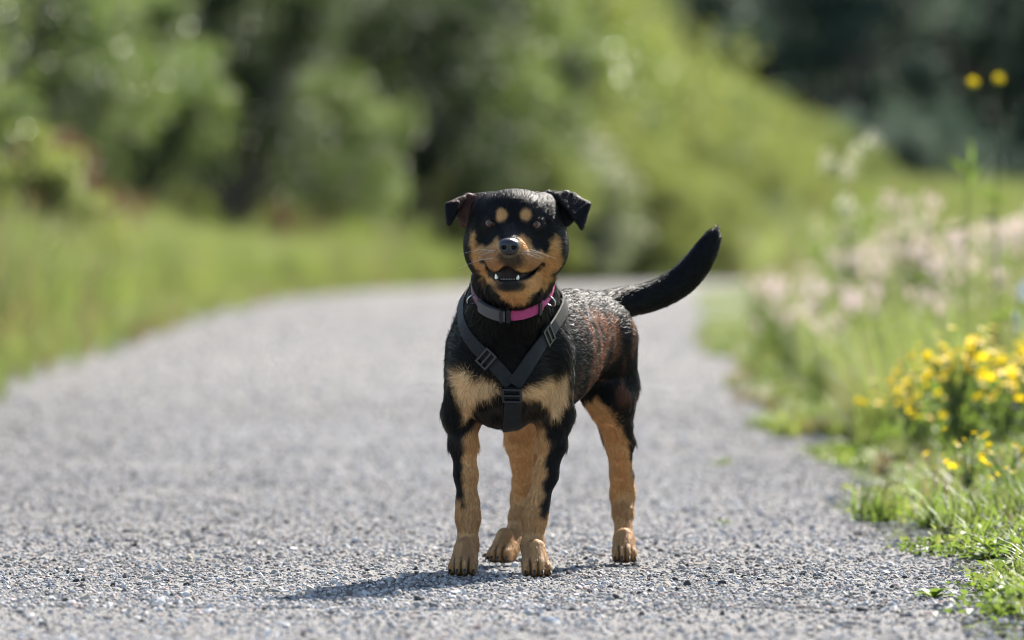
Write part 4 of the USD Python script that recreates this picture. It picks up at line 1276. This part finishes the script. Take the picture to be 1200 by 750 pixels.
PINKW = webbing("pink_webbing", (.27, .030, .115), (.38, .055, .17)); BLACKW = webbing("black_webbing", (.0035, .0038, .0045), (.0085, .0095, .011))
GREYP = plain("grey_plastic", (.042, .039, .042), .55); BLACKP = plain("black_plastic", (.008, .009, .010), .38); STEEL = plain("steel", (.62, .62, .64), .25, metallic=1.0)
MAUVE = webbing("mauve_webbing", (.095, .045, .065), (.15, .075, .10))


def seg(deg0, deg1, lift=0.0, n=26):
    """A stretch of the collar between two angles from its front, positive to the dog's left."""
    a = np.radians(np.linspace(deg0, deg1, n))
    p = np.stack([np.interp(a, np.r_[CTH - 2 * math.pi, CTH, CTH + 2 * math.pi], np.tile(CP[:, j], 3)) for j in range(3)], 1)
    nn = unit(p - COLLAR_C)
    return p + nn * lift, nn


SIDE = 1.0 if np.interp(math.pi / 2, CTH, CP[:, 0]) > COLLAR_C[0] else -1.0


def cseg(d0, d1, lift=0.0, n=26):
    return seg(SIDE * d0, SIDE * d1, lift, n)


collar = thing("collar", "bright pink dog collar with grey plastic buckle round the dog's neck", "collar", (0, 0, 0))
pp, nn = cseg(-180, 180, 0, 120)
part(collar, "band", ribbon(pp, nn, .0150, .0026), MAUVE, smooth=40, label="muted mauve inner band of the collar")
pp, nn = cseg(42, 118, .0022, 50)
part(collar, "strap", ribbon(pp, nn, .0130, .0024), PINKW, smooth=40, label="narrow pink side strap of the collar")
pp, nn = cseg(-4, 42, .0026, 40)
part(collar, "strap", ribbon(pp, nn, .0200, .0028), PINKW, smooth=40, label="bright pink webbing of the collar")
pp, nn = cseg(-118, -52, .0022, 40)
part(collar, "strap", ribbon(pp, nn, .0165, .0028), MAUVE, smooth=40, label="faded mauve end of the collar")
pp, nn = cseg(-46, -10, .0048, 24)
bk = part(collar, "buckle", ribbon(pp, nn, .0215, .0070), GREYP, smooth=35, label="grey plastic buckle of the collar")
pp, nn = cseg(-16, -13, .0062, 6)
part(bk, "prong", ribbon(pp, nn, .0265, .0065), BLACKP, smooth=35)
for a0 in (-9, 32):
    pp, nn = cseg(a0, a0 + 4.5, .0046, 8)
    part(collar, "keeper", ribbon(pp, nn, .0262, .0050), BLACKP, smooth=35)


def ring_mesh(c, n, R, r_, up=None, m=28):
    n = unit(n); a = unit(np.cross(n, [0.1, 1, .2])); b = np.cross(n, a)
    th = np.linspace(0, 2 * math.pi, m + 1)
    return tube(c + R * (np.cos(th)[:, None] * a + np.sin(th)[:, None] * b), r_, 6, closed=False)


for a0 in (58, -66):
    pp, nn = cseg(a0, a0 + 1, .006, 3)
    part(collar, "steel_ring", ring_mesh(pp[1] + [0, 0, -.004], np.cross(nn[1], COLLAR_A), .0085, .0013), STEEL, smooth=True)

harness = thing("harness", "black webbing harness forming a Y across the dog's chest", "harness", (0, 0, 0))
part(harness, "shoulder_strap", ribbon(YL, YLN, .0230, .0030), BLACKW, smooth=40)
part(harness, "shoulder_strap", ribbon(YR + YRN * .0036, YRN, .0230, .0030), BLACKW, smooth=40)
part(harness, "chest_strap", ribbon(YD + YDN * .0005, YDN, .0270, .0032), BLACKW, smooth=40)


def along(pc, nc, target):
    return int(np.argmin(np.linalg.norm(pc - target, axis=1)))


def slider(pc, nc, k, w, L, th=.0055):
    """A three-bar plastic slide: two long sides and three cross bars standing proud of the webbing."""
    c, n = pc[k], nc[k]; t = unit(pc[min(k + 1, len(pc) - 1)] - pc[max(k - 1, 0)]); n = unit(n - t * (n @ t)); s = np.cross(t, n)
    R = np.eye(4); R[:3, 0], R[:3, 1], R[:3, 2] = t, s, n
    ms = []
    for (x, y, lx, ly) in ((0, w / 2, L, .0032), (0, -w / 2, L, .0032), (L / 2, 0, .0034, w + .0032), (-L / 2, 0, .0034, w + .0032), (0, 0, .0034, w)):
        b = trimesh.creation.box([lx, ly, th]); b.apply_translation([x, y, th * .45 + .001 + (.0004 if lx < L else 0)]); ms.append(b)
    m = trimesh.util.concatenate(ms); m.apply_transform(R); m.apply_translation(c)
    return m


part(harness, "slider", slider(YL, YLN, along(YL, YLN, P(567, 419, 10.94)), .0275, .019), BLACKP, smooth=30)
part(harness, "slider", slider(YR, YRN, along(YR, YRN, P(654, 393, 10.97)), .0275, .019), BLACKP, smooth=30)
kj = along(YD, YDN, P(599, 456, 10.93))
part(harness, "chest_ring", slider(YD + YDN * .006, YDN, max(kj, 4), .0275, .020, .0070), BLACKP, smooth=30)
